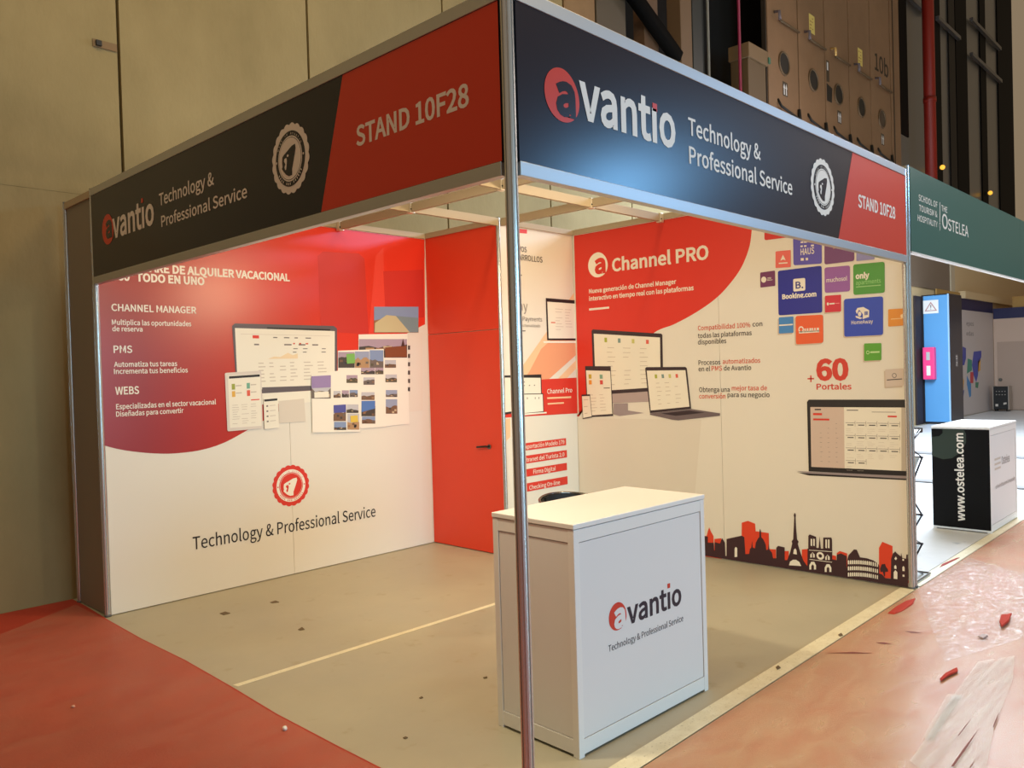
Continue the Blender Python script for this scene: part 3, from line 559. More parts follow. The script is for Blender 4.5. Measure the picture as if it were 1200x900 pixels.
dark = [(10, 222), (28, 222), (45, 225), (45, 258), (77, 258), (79, 300), (82, 300), (82, 255), (110, 262), (115, 250), (122, 233), (132, 250), (137, 258), (140, 330), (146, 330), (146, 238), (228, 220), (242, 228), (248, 320), (268, 318), (272, 292), (280, 285), (284, 248), (288, 285), (300, 288), (304, 258), (318, 232), (323, 228), (324, 195), (328, 182), (332, 195), (334, 228), (345, 240), (358, 268), (361, 298), (370, 295), (374, 262), (378, 295), (392, 312), (398, 342), (415, 342), (415, 285), (425, 275), (460, 283), (461, 352), (474, 352), (490, 310), (501, 262), (498, 250), (506, 240), (509, 180), (512, 122), (509, 108), (515, 96), (521, 108), (519, 122), (522, 180), (527, 240), (536, 252), (531, 264), (545, 310), (562, 355), (583, 385), (584, 290), (588, 290), (588, 222), (595, 213), (630, 226), (632, 286), (644, 286), (649, 222), (656, 290), (668, 290), (669, 230), (712, 230), (716, 240), (718, 348), (741, 352), (742, 322), (765, 316), (795, 330), (796, 400), (800, 345), (806, 325), (835, 294), (850, 296), (868, 337), (905, 342), (940, 354), (966, 372), (972, 385), (972, 425), (985, 428), (1006, 450), (1034, 452), (1036, 345), (1045, 318), (1058, 305), (1068, 316), (1088, 332), (1090, 312), (1096, 340), (1117, 345), (1118, 322), (1125, 322), (1126, 345), (1134, 348)]
uv = [RIGHT.at(*p) for p in Z(*dark)]; P.poly(uv+[(3.975, .008), (uv[0][0], .008)], SKY, 4)
CW_ = CREAM
P.px(Z((190, 336), (190, 288), (197, 280), (204, 288), (204, 334)), CW_, 5); P.px(Z((484, 380), (490, 360), (505, 350), (522, 350), (540, 362), (550, 384)), CW_, 5); P.px(Z((507, 318), (510, 296), (518, 288), (524, 298), (527, 322)), CW_, 5)
for x in (601, 615): P.px(Z((x, 236), (x+8, 238), (x+8, 276), (x, 274)), CW_, 5)
for x in (681, 695): P.px(Z((x, 240), (x+8, 241), (x+8, 288), (x, 286)), CW_, 5)
for x, y, a, b in ((611, 322, 12, 16), (692, 335, 12, 16)): P.px(Z((x-a, y+b), (x-a, y), (x, y-b*.8), (x+a, y), (x+a, y+b)), CW_, 5); P.px(Z((x-3, y+b), (x-3, y-8), (x+3, y-8), (x+3, y+b)), SKY, 6)
P.disc(RIGHT.at(*Z((653, 329))[0]), .030, .030, CW_, 16, 5); P.disc(RIGHT.at(*Z((653, 329))[0]), .014, .014, SKY, 12, 6)
for x, y in ((612, 385), (695, 398)): P.px(Z((x-18, y+18), (x-18, y-5), (x-8, y-24), (x+8, y-24), (x+18, y-5), (x+18, y+18)), CW_, 5); P.px(Z((x-7, y+18), (x-7, y-2), (x, y-10), (x+7, y-2), (x+7, y+18)), SKY, 6)
P.px(Z((592, 296), (716, 305), (716, 308), (592, 299)), CW_, 5); P.px(Z((594, 346), (716, 362), (716, 365), (594, 349)), CW_, 5)
for r in range(3):
    for i in range(15):
        x = 802+i*11.2; cv = 9*math.sin(math.pi*min(1, max(0, i/14))); y = 352+r*33 + (i/14)**2*14 - cv*.3; w_ = 8 if i < 11 else 6; P.px(Z((x, y+22), (x, y+4), (x+w_/2, y), (x+w_, y+5), (x+w_, y+23)), CW_, 5)
P.px(Z((976, 400), (985, 375), (1003, 372), (1008, 388), (1018, 400), (1020, 414), (1004, 416), (1003, 440), (998, 440), (990, 414), (980, 418)), SKY, 5)
for q in ([(1050, 452), (1050, 418), (1059, 405), (1070, 418), (1070, 455)], [(1053, 345), (1062, 332), (1068, 345), (1062, 352)], [(1053, 398), (1053, 384), (1060, 378), (1065, 386), (1065, 400)], [(1097, 345), (1106, 346), (1106, 356), (1097, 355)], [(1097, 410), (1097, 390), (1103, 384), (1109, 392), (1109, 412)], [(1098, 430), (1108, 431), (1108, 442), (1098, 441)]): P.px(Z(*q), CW_, 5)
P.build('skyline_print', wr)

# ------------------------------------------------------------------ white counter
LAM = mat('counter_laminate', (228, 228, 228), .38); LAMP = mat('counter_panel', (222, 222, 224), .42); GAP = mat('panel_gap', (120, 118, 116), .7)
def counter(label, c, rz, w_, d_, h_, front, side):
    t = thing('promotion_counter', label, 'counter', c, rz)
    x0, x1, y0, y1 = -w_/2, w_/2, -d_/2, d_/2; tp = .022; q = .034
    def L(name, a, b, m, bev=.002):
        mb = MB().box(a, b, m, bev); o = mb.build(name); o.parent = t; return o
    L('counter_top', (x0-.003, y0-.003, h_-tp), (x1+.003, y1+.003, h_), LAM, .003)
    for x, y in ((x0, y0), (x1-q, y0), (x0, y1-q), (x1-q, y1-q)): L('corner_upright', (x, y, 0), (x+q, y+q, h_-tp-.002), LAM)
    for z0, z1 in ((h_-tp-.058, h_-tp-.003), (.012, .075)):
        L('frame_rail', (x0+q, y0+.001, z0), (x1-q, y0+.02, z1), LAM, .001); L('frame_rail', (x0+q, y1-.02, z0), (x1-q, y1-.001, z1), LAM, .001)
        L('frame_rail', (x0+.001, y0+q, z0), (x0+.02, y1-q, z1), LAM, .001); L('frame_rail', (x1-.02, y0+q, z0), (x1-.001, y1-q, z1), LAM, .001)
    zt, zb = h_-tp-.061, .078; s = .004
    L('front_panel', (x0+q+.001, y0+.003, zb), (x1-q-s, y0+.014, zt), front, .001); L('back_panel', (x0+q+s, y1-.014, zb), (x1-q-s, y1-.004, zt), front, .001)
    L('side_panel', (x0+.004, y0+q+s*.5, zb), (x0+.015, y1-q-s, zt), side, .001); L('side_panel', (x1-.015, y0+q+s, zb), (x1-.004, y1-q-s, zt), LAMP, .001)
    L('gap_backing', (x0+.018, y0+.016, .05), (x1-.018, y1-.018, h_-tp-.02), GAP, 0)
    return t
ct = counter('white counter with a logo on its front, behind the near corner post', tuple(CC), CANG, CW, CDP, CH, LAMP, LAMP)
CFP = Plane(CFR.o - CFR.n*.003, CFR.u, CFR.n)
LOGR = mat('counter_logo_red', (204, 60, 46), .4); LOGD = mat('counter_logo_ink', (34, 34, 52), .4)
brand(CFP, ct, ((712.9, 723), (734.4, 722), (724, 705.6), (722, 739.3)), ((719.3, 724), (732.6, 722), (727, 733.8), (724.5, 712.8)), 735.2, (798.6, 707), 18.6, (783.6, 686.4), .011, LOGR, LAMP, LOGD, 1)
P = Print(CFP, 1); P.text('Technology & Professional Service', 713, (800.5, 727.5), 6.8, LOGD, .004); P.build('slogan_lettering', ct)

# ------------------------------------------------------------------ chair behind the counter
ch = thing('chair', 'black chair with a chrome back rim, only its curved back showing above the counter', 'chair', (1.86, 1.28, 0))
def arcpts(r, z, a0, a1, n=14, cy=0): return [(1.86+r*math.sin(math.radians(a0+(a1-a0)*i/n)), 1.28+cy+.9*r*math.cos(math.radians(a0+(a1-a0)*i/n)), z) for i in range(n+1)]
mb = MB(); mb.tube([(x, y, .792+.035*math.cos((i-7)/7*1.4)) for i, (x, y, _) in enumerate(arcpts(.25, .8, -75, 75))], .009, mat('dark_chrome', (120, 116, 112), .2, 1)); mb.build('back_rim', ch, label='chrome back rim')
mb = MB(); A = arcpts(.238, 0, -72, 72); 
for i in range(14):
    def zt(j): return .787+.035*math.cos((j-7)/7*1.4)
    mb.face([(A[i][0], A[i][1], .52), (A[i+1][0], A[i+1][1], .52), (A[i+1][0], A[i+1][1], zt(i+1)), (A[i][0], A[i][1], zt(i))], BLACKM)
o = mb.build('backrest', ch); md = o.modifiers.new('thick', 'SOLIDIFY'); md.thickness = .012
mb = MB(); mb.prism([(.23*math.cos(2*math.pi*i/28), .22*math.sin(2*math.pi*i/28)) for i in range(28)], .05, BLACKM, Matrix.Translation((1.86, 1.27, .43))); mb.build('seat', ch)
for sx in (-1, 1):
    for sy in (-1, 1):
        mb = MB(); mb.tube([(1.86+sx*.18, 1.27+sy*.16, .43), (1.86+sx*.22, 1.27+sy*.20, 0)], .011, CHROME); mb.build('leg', ch)
    mb = MB(); mb.tube([(1.86+sx*.16, 1.44, .44), (1.86+sx*.15, 1.477, .55)], .010, CHROME); mb.build('back_support', ch)

# ------------------------------------------------------------------ floor coverings
CARP = noisy('red_carpet', (158, 46, 30), (174, 58, 38), 2.2, .75, .25, c3=(160, 46, 28), bscale=120)
def slab(name, pts, z0, z1, m, label, cat, kind=None, group=None):
    pts = pts[::-1] if sum(pts[i-1][0]*pts[i][1]-pts[i][0]*pts[i-1][1] for i in range(len(pts))) < 0 else pts
    cx = sum(p[0] for p in pts)/len(pts); cy = sum(p[1] for p in pts)/len(pts)
    mb = MB(); mb.prism([(x-cx, y-cy) for x, y in pts], z1-z0, m); return mb.build(name, None, (cx, cy, z0), label, cat, group, kind)
random.seed(3)
edge = [(-.012, 4.4)] + [(-.02-.06*(1-y/4.4)+.012*math.sin(y*3.1), y) for y in (3.9, 3.3, 2.7, 2.1, 1.6, 1.1, .6, .1)]
slab('red_carpet', edge + [(-.085, -.035), (31.75, -.035), (31.75, -9), (-8, -9), (-8, 4.69), (-.012, 4.69)], 0, .004, CARP, 'red carpet of the aisles running around the stand', 'carpet')
TAPEM = noisy('worn_cream_tape', (216, 208, 178), (230, 224, 198), 14, .5, .05, c3=(150, 138, 110), detail=4)
slab('floor_tape', [(-.075, -.028), (-.075, .068), (3.975, .068), (3.975, -.028)], .0045, .0055, TAPEM, 'cream tape strip along the front edge of the stand, past the counter', 'tape')
slab('floor_tape', [(4.09, -.028), (4.09, .05), (12, .05), (12, -.028)], .0045, .0055, TAPEM, 'cream tape strip along the front edge of the neighbouring stand with the green fascia', 'tape')
slab('floor_tape', [(-.022, 2.085), (-.03, 2.125), (3.97, 2.075), (3.97, 2.035)], .0005, .0015, TAPEM, 'thin cream tape line crossing the middle of the stand floor', 'tape')
VINYL = noisy('pale_vinyl', (196, 200, 204), (216, 218, 220), 1.2, .35, .05, c3=(184, 190, 196))
slab('vinyl_floor', [(4.07, .06), (26.15, .06), (26.15, 4.55), (4.07, 4.55)], .0005, .003, VINYL, 'pale floor covering of the neighbouring stand, behind the black and white counter', 'floor covering')
def film(name, alpha, col, rough, bump, scale, stretch=(1, 1, 1), vary=.25):
    m = bpy.data.materials.new(name); m.use_nodes = True; nt = m.node_tree; N = nt.nodes; L = nt.links; N.clear()
    out = N.new('ShaderNodeOutputMaterial'); tr = N.new('ShaderNodeBsdfTransparent'); pr = N.new('ShaderNodeBsdfPrincipled'); mx = N.new('ShaderNodeMixShader')
    pr.inputs['Base Color'].default_value = rgb(*col); pr.inputs['Roughness'].default_value = rough; mx.inputs[0].default_value = alpha
    tc = N.new('ShaderNodeTexCoord'); mp = N.new('ShaderNodeMapping'); mp.inputs['Scale'].default_value = stretch; L.new(tc.outputs['Object'], mp.inputs[0])
    n = N.new('ShaderNodeTexNoise'); n.inputs['Scale'].default_value = scale; n.inputs['Detail'].default_value = 5; n.inputs['Distortion'].default_value = .6; L.new(mp.outputs[0], n.inputs['Vector'])
    bp = N.new('ShaderNodeBump'); bp.inputs['Strength'].default_value = bump; bp.inputs['Distance'].default_value = .02; L.new(n.outputs['Fac'], bp.inputs['Height']); L.new(bp.outputs[0], pr.inputs['Normal'])
    mr = N.new('ShaderNodeMapRange'); mr.inputs['From Min'].default_value = .3; mr.inputs['From Max'].default_value = .7; mr.inputs['To Min'].default_value = alpha*(1-vary); mr.inputs['To Max'].default_value = alpha*(1+vary)
    L.new(n.outputs['Fac'], mr.inputs[0]); L.new(mr.outputs[0], mx.inputs[0])
    L.new(tr.outputs[0], mx.inputs[1]); L.new(pr.outputs[0], mx.inputs[2]); L.new(mx.outputs[0], out.inputs[0]); return m
FILM = film('plastic_film', .06, (236, 216, 190), .3, .12, 3, (1, 2.5, 1)); FILMF = film('front_film_painted_sheen', .28, (232, 208, 172), .3, .12, 3, (1, 2.5, 1)); FILMW = film('wrinkled_film', .22, (232, 212, 218), .2, .6, 22, vary=.6); TAPEC = film('packing_tape', .16, (208, 192, 168), .4, .15, 2.5, (1, 14, 1), .7)  # front film is whiter: reflected light is put into its colour and opacity
def sheet(name, pts, z, m, label, cat, group=None):
    cx = sum(p[0] for p in pts)/len(pts); cy = sum(p[1] for p in pts)/len(pts)
    return MB().prism([(x-cx, y-cy) for x, y in pts], .0006, m).build(name, None, (cx, cy, z), label, cat, group)
sheet('plastic_film', [(x-.012, y) for x, y in edge if y < 4.2] + [(-.10, -.045), (-.10, -8.8), (-7.9, -8.8), (-7.9, -.5), (-1.18, 3.78), (-.62, 4.14), (-.05, 4.5)], .005, FILM, 'clear plastic film over the red carpet on the left, in front of the dark fascia', 'film')
sheet('plastic_film', [(-.08, -.037), (31.7, -.037), (31.7, -8.8), (-.08, -8.8)], .005, FILMF, 'smooth clear plastic film over the red carpet, before the counter', 'film')
# crumpled film: a real wrinkled sheet
random.seed(11)
bm = bmesh.new(); NX, NY = 150, 80; G = {}
from mathutils import noise
for i in range(NX+1):
    for j in range(NY+1):
        a = i/NX; b = j/NY
        p0 = Vector((3.96, -.052))*(1-b)+Vector((2.62, -.60))*b; p1 = Vector((5.2, -.052))*(1-b)+Vector((4.4, -1.2))*b
        q = p0*(1-a)+p1*a; n1 = noise.noise(Vector((q.x*9, q.y*9, 1))); n2 = noise.noise(Vector((q.x*26, q.y*20, 4))); n3 = noise.noise(Vector((q.x*60, q.y*48, 9))); ridge = (1-abs(n1))**10*.009 + (1-abs(n2))**8*.004 + max(0, n3)*.0025
        e = min(1, 8*min(a, 1-a, b+.02, 1-b)); G[i, j] = bm.verts.new((q.x-3.9, q.y+.5, .0015+ridge*e))
for i in range(NX):
    for j in range(NY): bm.faces.new((G[i, j], G[i, j+1], G[i+1, j+1], G[i+1, j])).smooth = True
bmesh.ops.recalc_face_normals(bm, faces=bm.faces)
me = bpy.data.meshes.new('crumpled_film'); bm.to_mesh(me); bm.free(); me.materials.append(FILMW)
o = bpy.data.objects.new('crumpled_film', me); COL.objects.link(o); o.location = (3.9, -.5, .0062); tag(o, 'crumpled shiny plastic film on the carpet in front of the right post', 'film')
def fpt(x, y, z=0):
    d = FWD + RGT*((x-600)/FPX) - UPV*((y-450)/FPX); t = (z-CAM.z)/d.z; q = CAM+d*t; return (q.x, q.y)
# packing tape over the film, near right
sheet('packing_tape', [(1.36, -.825), (1.57, -.812), (2.17, -.765), (2.72, -.735), (2.93, -.86), (2.56, -.93), (1.9, -1.0), (1.5, -1.065), (1.1, -1.12)], .0135, TAPEC, 'wide clear packing tape stuck over the plastic film, near right', 'tape')
sheet('packing_tape', [(1.60, -.80), (1.63, -.835), (2.18, -.80), (2.16, -.742)], .0145, TAPEC, 'short clear tape piece at the edge of the wide tape', 'tape')
TORN = mat('torn_carpet', (172, 42, 16), .9); DUST = mat('dark_crumb', (104, 88, 66), .9)
def scrap(pix_pts, z, m, name, label, cat, hgt=.004, group=None):
    pts = [fpt(x, y, z) for x, y in pix_pts]; cx = sum(p[0] for p in pts)/len(pts); cy = sum(p[1] for p in pts)/len(pts)
    mb = MB(); n = len(pts); i = mb.mi(m); b = [mb.bm.verts.new((x-cx, y-cy, 0)) for x, y in pts]; t = [mb.bm.verts.new(((x-cx)*.92, (y-cy)*.92, hgt*(.6+.8*((k*37) % 5)/5))) for k, (x, y) in enumerate(pts)]
    mb.bm.faces.new(b[::-1]); mb.bm.faces.new(t)
    for k in range(n): mb.bm.faces.new((b[k], b[(k+1) % n], t[(k+1) % n], t[k]))
    return mb.build(name, None, (cx, cy, z), label, cat, group)
scrap([(1040, 719), (1049, 712), (1062, 705), (1073, 701), (1070, 708), (1058, 716), (1048, 720)], .0062, TORN, 'carpet_scrap', 'long red carpet scrap lying before the foot of the right post', 'scrap', .006)
scrap([(1171, 729), (1173, 722), (1180, 722), (1186, 719.5), (1182, 729), (1174, 735)], .0225, TORN, 'carpet_scrap', 'small red carpet scrap on the crumpled film at the right edge', 'scrap', .012)
scrap([(1101, 796), (1108, 790), (1122, 783.5), (1123, 787), (1112, 792), (1103, 798)], .014, TORN, 'carpet_scrap', 'narrow dark red carpet scrap just above the packing tape', 'scrap', .008)
scrap([(1104, 661), (1122, 653.5), (1125, 653.5), (1110, 661), (1101, 665)], .0062, mat('torn_edge', (150, 40, 30), .8), 'carpet_scrap', 'thin red carpet sliver beside the edge of the neighbouring floor', 'scrap', .003)
scrap([(1146, 746), (1152, 744), (1158, 746), (1152, 749)], .015, mat('grey_crumb', (150, 130, 128), .6), 'film_scrap', 'small grey film scrap on the crumpled film', 'scrap', .008)
for i, (x0, y0, x1, y1, wd_, lb) in enumerate(((1116, 898, 1147, 854, 1.6, 'longest dark tear in the clear packing tape'), (1123, 862, 1139, 841, .6, 'short dark tear left of the longest tear in the packing tape'), (1164, 852, 1171, 834, .8, 'short dark tear at the right side of the packing tape'), (1137, 899, 1142, 892, .8, 'tiny dark tear at the lower end of the packing tape'))):
    scrap([(x0-wd_, y0), (x0+wd_, y0), ((x0+x1)/2+wd_, (y0+y1)/2), (x1, y1), ((x0+x1)/2-wd_, (y0+y1)/2)], .0152, mat('tear_red', (120, 50, 36), .7), 'tape_tear', lb, 'tear', .0006)
for pp, lb in (([(968, 765.2), (1000, 764), (1022, 765.6), (1000, 766)], 'long thin dark crease in the front film, before the cream tape'), ([(1060, 739.5), (1070, 740), (1080, 741.8), (1068, 741.6)], 'short dark crease in the film left of the crumpled film'), ([(1026, 753), (1036, 752.6), (1046, 755), (1034, 754.6)], 'short thin crease between the longer creases of the front film')):
    scrap(pp, .0062, mat('tear_red', (120, 50, 36), .7), 'film_crease', lb, 'crease', .001)
bl = MB(); bmesh.ops.create_icosphere(bl.bm, subdivisions=3, radius=.011); bl.mi(mat('paper_white', (232, 228, 220), .7))
for v in bl.bm.verts: v.co *= 1+.22*noise.noise(v.co*120)
x, y = fpt(334, 857); bl.build('paper_ball', None, (x, y, .015), 'small crumpled white paper ball on the left red carpet', 'paper ball')
bl = MB(); bmesh.ops.create_icosphere(bl.bm, subdivisions=3, radius=.009); bl.mi(mat('paper_pink', (206, 150, 130), .7))
for v in bl.bm.verts: v.co *= 1+.25*noise.noise(v.co*150); v.co.z *= .7
x, y = fpt(86, 830); bl.build('paper_crumb', None, (x, y, .0105), 'pale pink crumb far left on the red carpet', 'crumb')
for k, (pp, lb) in enumerate((([(257, 719), (264, 717), (270, 719), (262, 721)], 'dark fleck on the stand floor before the left wall'), ([(316, 706), (323, 704), (327, 706), (319, 707)], 'thin dark splinter on the stand floor, right of the dark fleck'), ([(349, 738), (354, 735), (357, 738), (352, 739)], 'small dark fleck beside the middle of the cream tape line'),
        ([(472, 865), (475, 863.5), (478, 865), (475, 866.5)], 'round dark crumb on the stand floor near the front edge'), ([(491, 818), (494, 816.5), (496, 818), (493, 819)], 'brown crumb on the stand floor left of the counter'), ([(566, 794), (571, 793), (571, 795), (567, 795.5)], 'dark crumb on the stand floor close to the side of the counter'),
        ([(909, 782), (912, 780), (915, 783), (911, 785)], 'dark crumb on the cream tape by the right wall'), ([(982, 744), (986, 742), (988, 745), (984, 746)], 'reddish crumb beside the front cream tape'))):
    scrap(pp, .006 if k > 5 else .0005, DUST, 'floor_crumb', lb, 'crumb', .004)
x, y = 0, 0

# ------------------------------------------------------------------ neighbouring stand
TEAL = mat('teal_board', (34, 92, 88), .34)
fn = thing('fascia_sign', 'dark green fascia board of the neighbouring stand, right of the red section', 'fascia sign', (4.08, 0, 2.385))
box1('fascia_board', (4.08, -.018, 2.397), (7.36, -.004, 3.0), TEAL, fn); box1('fascia_board', (7.363, -.018, 2.397), (9.2, -.004, 3.0), TEAL, fn)
box1('bottom_rail', (4.08, -.024, 2.385), (9.2, .012, 2.397), WHITEG, fn)
P = Print(FASN, 1); LETN = mat('fascia_lettering', (226, 222, 218), .45)
for st, xl, rt, cp in (('SCHOOL OF', 1076.5, (1098.5, 243.6), 6.8), ('TOURISM &', 1077, (1098.3, 254.8), 6.8), ('HOSPITALITY', 1075.3, (1098.6, 266.6), 6.8), ('THE', 1103.2, (1110, 249.6), 6.6), ('O', 1104, (1110.6, 269.3), 17), ('STELEA', 1111, (1134.8, 278), 12.6)): P = Print(FASN, 1); P.text(st, xl, rt, cp, LETN, .008); P.build('lettering', fn)
P = Print(FASN, 1); P.px([(1101, 237), (1101.6, 237.2), (1101.6, 260), (1101, 260)], LETN); c = FASN.at(1101.3, 264); P.disc(c, .016, .022, LETN, 16, 1); P.disc(c, .010, .015, TEAL, 16, 2); P.px([(1101, 266.5), (1101.8, 266.7), (1101.4, 271)], LETN); P.build('divider_mark', fn)
GRN = mat('dark_green_print', (18, 38, 20), .5); BLACKP = mat('black_print', (10, 9, 10), .6, spec=.15)
c2 = counter('counter with a black side and white front, under the green fascia', (6.31+.5, .04+.2475, 0), 0, 1.0, .495, .985, LAMP, BLACKG)
SIDE2 = Plane((6.309, .535, 0), (0, -1, 0), (-1, 0, 0)); P = Print(SIDE2, 1)
P.poly([(.002, .03), (.493, .03), (.493, .96), (.002, .96)], BLACKP, 1); P.poly([(.002, .70), (.10, .67), (.18, .685), (.26, .75), (.30, .84), (.30, .92), (.28, .96), (.002, .96)], GRN, 2); P.poly([(.002, .88), (.07, .89), (.10, .92), (.10, .96), (.002, .96)], BLACKP, 3); P.build('black_print', c2, 'black side print')
me = tmesh('www.ostelea.com', .02); x0, x1, y0, y1 = bounds(me); rb = bounds(tmesh('x', .02)); sx = .83/(x1-x0); sy = .055/(rb[3]-max(0, rb[2])); pl = SIDE2
ux, uy = pl.v, -pl.u; o_ = pl.p(.275, .095, 4) - ux*(x0*sx); mb = MB()
mb.text_from(me, Matrix(((ux.x*sx, uy.x*sy, pl.n.x, o_.x), (ux.y*sx, uy.y*sy, pl.n.y, o_.y), (ux.z*sx, uy.z*sy, pl.n.z, o_.z), (0, 0, 0, 1))), TEXTW); mb.build('web_address', c2, label='white web address reading upwards')
FR2 = Plane((6.31, .0425, 0), (1, 0, 0), (0, -1, 0)); P = Print(FR2, 1)
for i in range(3): P.poly([(.16, .68-.045*i), (.38, .68-.045*i), (.38, .66-.045*i), (.16, .66-.045*i)], LGREY)
P.build('lettering_lines', c2); P = Print(FR2, 1); P.textuv('Ostelea', .42, .72, .60, .075, GREYI, 0); P.build('lettering', c2); P = Print(FR2, 1); P.textuv('school of tourism & hospitality', .18, .93, .395, .035, GREYI, 0); P.build('lettering', c2)
# zigzag brochure stand behind the right post
STEEL = mat('dark_steel', (60, 62, 70), .4, .6); TRAY = mat('tray_plastic', (190, 200, 206), .3)
z_ = thing('brochure_stand', 'folding zigzag brochure stand just behind the right aluminium post', 'brochure stand', (4.28, .15, 0))
bp_ = MB(); bp_.box((4.09, .012, .004), (4.45, .33, .018), TRAY, .004); bp_.tube([(4.09, .014, .02), (4.45, .014, .02), (4.45, .33, .02), (4.09, .33, .02)], .008, mat('steel', (120, 116, 110), .35, 1), closed=True); bp_.build('base_plate', z_)
zz = [(4.40, .022), (4.12, .12), (4.405, .245), (4.13, .345), (4.415, .46), (4.13, .665), (4.445, .89), (4.14, 1.0), (4.43, 1.10)]
for y in (.05, .28):
    mb = MB(); mb.tube([(x, y, zc) for x, zc in zz], .007, STEEL, 8); mb.build('zigzag_arm', z_)
for i in (1, 3, 5, 7):
    (xa, za), (xb, zb) = zz[i], zz[i+1]; mb = MB(); i_ = mb.mi(TRAY); mb.face([(xa, .058, za+.012), (xb-.03, .058, zb-.0), (xb-.03, .272, zb-.0), (xa, .272, za+.012)], TRAY); o = mb.build('tray', z_); md = o.modifiers.new('thick', 'SOLIDIFY'); md.thickness = .004
for i in (2, 4, 6, 8):
    mb = MB(); mb.tube([(zz[i][0], .044, zz[i][1]), (zz[i][0], .286, zz[i][1])], .008, STEEL, 8); mb.build('hinge_rod', z_)
mb = MB(); mb.box((4.44, .05, 1.075), (4.475, .12, 1.115), BLACKM, .006); mb.build('latch', z_)
# far part of the hall seen under the green fascia
BLUE = mat('blue_steel', (86, 150, 206), .4); BOXB = mat('black_steel', (34, 34, 42), .35)
cb = thing('steel_cabinet', 'tall blue cabinet with a black side and a warning sign, beyond the green fascia', 'cabinet', (19.95, 4.3, 0))
box1('cabinet_body', (19.70, 4.03, .02), (20.75, 4.68, 3.23), BOXB, cb, .02); box1('front_panel', (19.675, 4.05, .06), (19.70, 4.62, 3.2), BLUE, cb, .008)
box1('edge_trim', (19.672, 4.036, .04), (19.70, 4.07, 3.22), mat('pale_blue_steel', (150, 190, 226), .4), cb); box1('plinth', (19.72, 4.06, 0), (20.7, 4.64, .05), BLACKM, cb)
BF = Plane((19.672, 4.72, 0), (0, -1, 0), (-1, 0, 0)); P = Print(BF, 1); P.poly([(.10, 2.76), (.45, 2.76), (.45, 3.09), (.10, 3.09)], WHITEG, 1); P.poly([(.13, 2.82), (.42, 2.82), (.275, 3.05)], mat('sign_line', (170, 120, 120), .5), 2); P.poly([(.17, 2.84), (.38, 2.84), (.275, 3.01)], WHITEG, 3); P.poly([(.265, 2.9), (.285, 2.9), (.29, 2.97), (.26, 2.97)], GREYI, 4); P.poly([(.265, 2.86), (.285, 2.86), (.285, 2.88), (.265, 2.88)], GREYI, 4); P.build('warning_sign', cb)
BS = Plane((19.7, 4.028, 0), (1, 0, 0), (0, -1, 0)); P = Print(BS, 1); P.poly([(.42, 1.42), (.6, 1.42), (.6, 1.72), (.42, 1.72)], GREYI); lines(P, lambda a, b: Vector((.42+.18*a, 1.72-.3*b)), .1, .05, .9, .95, 5, LGREY, 2, 5, .9, .4, 1); P.build('label_plate', cb)
pk = thing('alarm_box', 'bright pink box with two pale windows, mounted on the tall blue cabinet', 'box', (19.6, 4.5, 1.1)); PINK = mat('pink_plastic', (236, 64, 132), .4)
box1('box_body', (19.50, 4.34, 1.12), (19.674, 4.61, 1.92), PINK, pk, .02); box1('window', (19.493, 4.44, 1.60), (19.502, 4.52, 1.80), mat('grey_window', (170, 180, 180), .3), pk); box1('window', (19.493, 4.43, 1.22), (19.502, 4.52, 1.46), WHITEG, pk)
DARKB = mat('dark_bay', (38, 26, 34), .7)
tag(box1('equipment_rack', (19.2, 4.66, 0), (19.66, 4.695, 3.2), DARKB), 'narrow dark rack standing left of the tall blue cabinet', 'rack')
# map booth: back wall with navy band and map, side wall with door
MAPW = mat('map_wall', (196, 186, 184), .5); NAVB = mat('navy_band', (22, 22, 74), .5); OFFW = mat('grey_wall', (200, 174, 156), .6)
bt = thing('partition_wall', 'far white wall with a navy top band and a coloured world map, beside the blue cabinet', 'partition wall', (23.5, 4.6, 0))
box1('wall_panel', (20.8, 4.6, .01), (26.2, 4.65, 2.98), MAPW, bt); box1('top_band', (20.8, 4.595, 2.98), (26.2, 4.65, 3.3), NAVB, bt)
MP = Plane((20.8, 4.6, 0), (1, 0, 0), (0, -1, 0)); P = Print(MP, 1)
for c, q in (((52, 62, 156), [(1128, 406), (1132, 408), (1132, 420), (1130, 428), (1128, 428)]), ((60, 70, 170), [(1141, 412), (1150, 411), (1150, 418), (1147, 426), (1146, 440), (1144, 448), (1141, 440), (1139, 428)]), ((50, 140, 120), [(1134, 420), (1139, 422), (1139, 434), (1133, 438)]), ((196, 52, 60), [(1137, 436), (1141, 436), (1140.5, 449), (1137, 449)]), ((60, 130, 190), [(1133, 440), (1138, 450), (1138, 464), (1136, 466), (1133, 450)]), ((220, 160, 60), [(1146, 424), (1149, 420), (1149, 434), (1146, 436)]), ((60, 130, 100), [(1143, 448), (1147, 448), (1146, 455), (1143, 454)]), ((220, 170, 90), [(1128, 442), (1130, 446), (1129, 456), (1128, 458)]), ((60, 66, 150), [(1128, 458), (1130, 457), (1128, 472)])): P.px(q, cm(*c))
P.text('epos', 1132.5, (1141, 382), 5, GREYI, .01); P.text('edas', 1132.5, (1141, 393.5), 5, GREYI, .01); P.build('world_map', bt)
bd = thing('partition_wall', 'far grey wall with a plain door and navy top band, right of the world map', 'partition wall', (26.2, 3, 0))
box1('wall_panel', (26.2, -.5, .01), (26.25, 4.59, 2.8), OFFW, bd); box1('top_band', (26.195, -.5, 2.8), (26.25, 4.59, 3.12), NAVB, bd)
dd_ = box1('door', (26.185, 3.6, .02), (26.2, 4.5, 2.09), mat('grey_door', (178, 154, 138), .6), bd); mb = MB(); mb.tube([(26.185, 4.42, .93), (26.15, 4.42, .93)], .05, mat('steel', (120, 116, 110), .35, 1)); mb.build('door_knob', dd_)
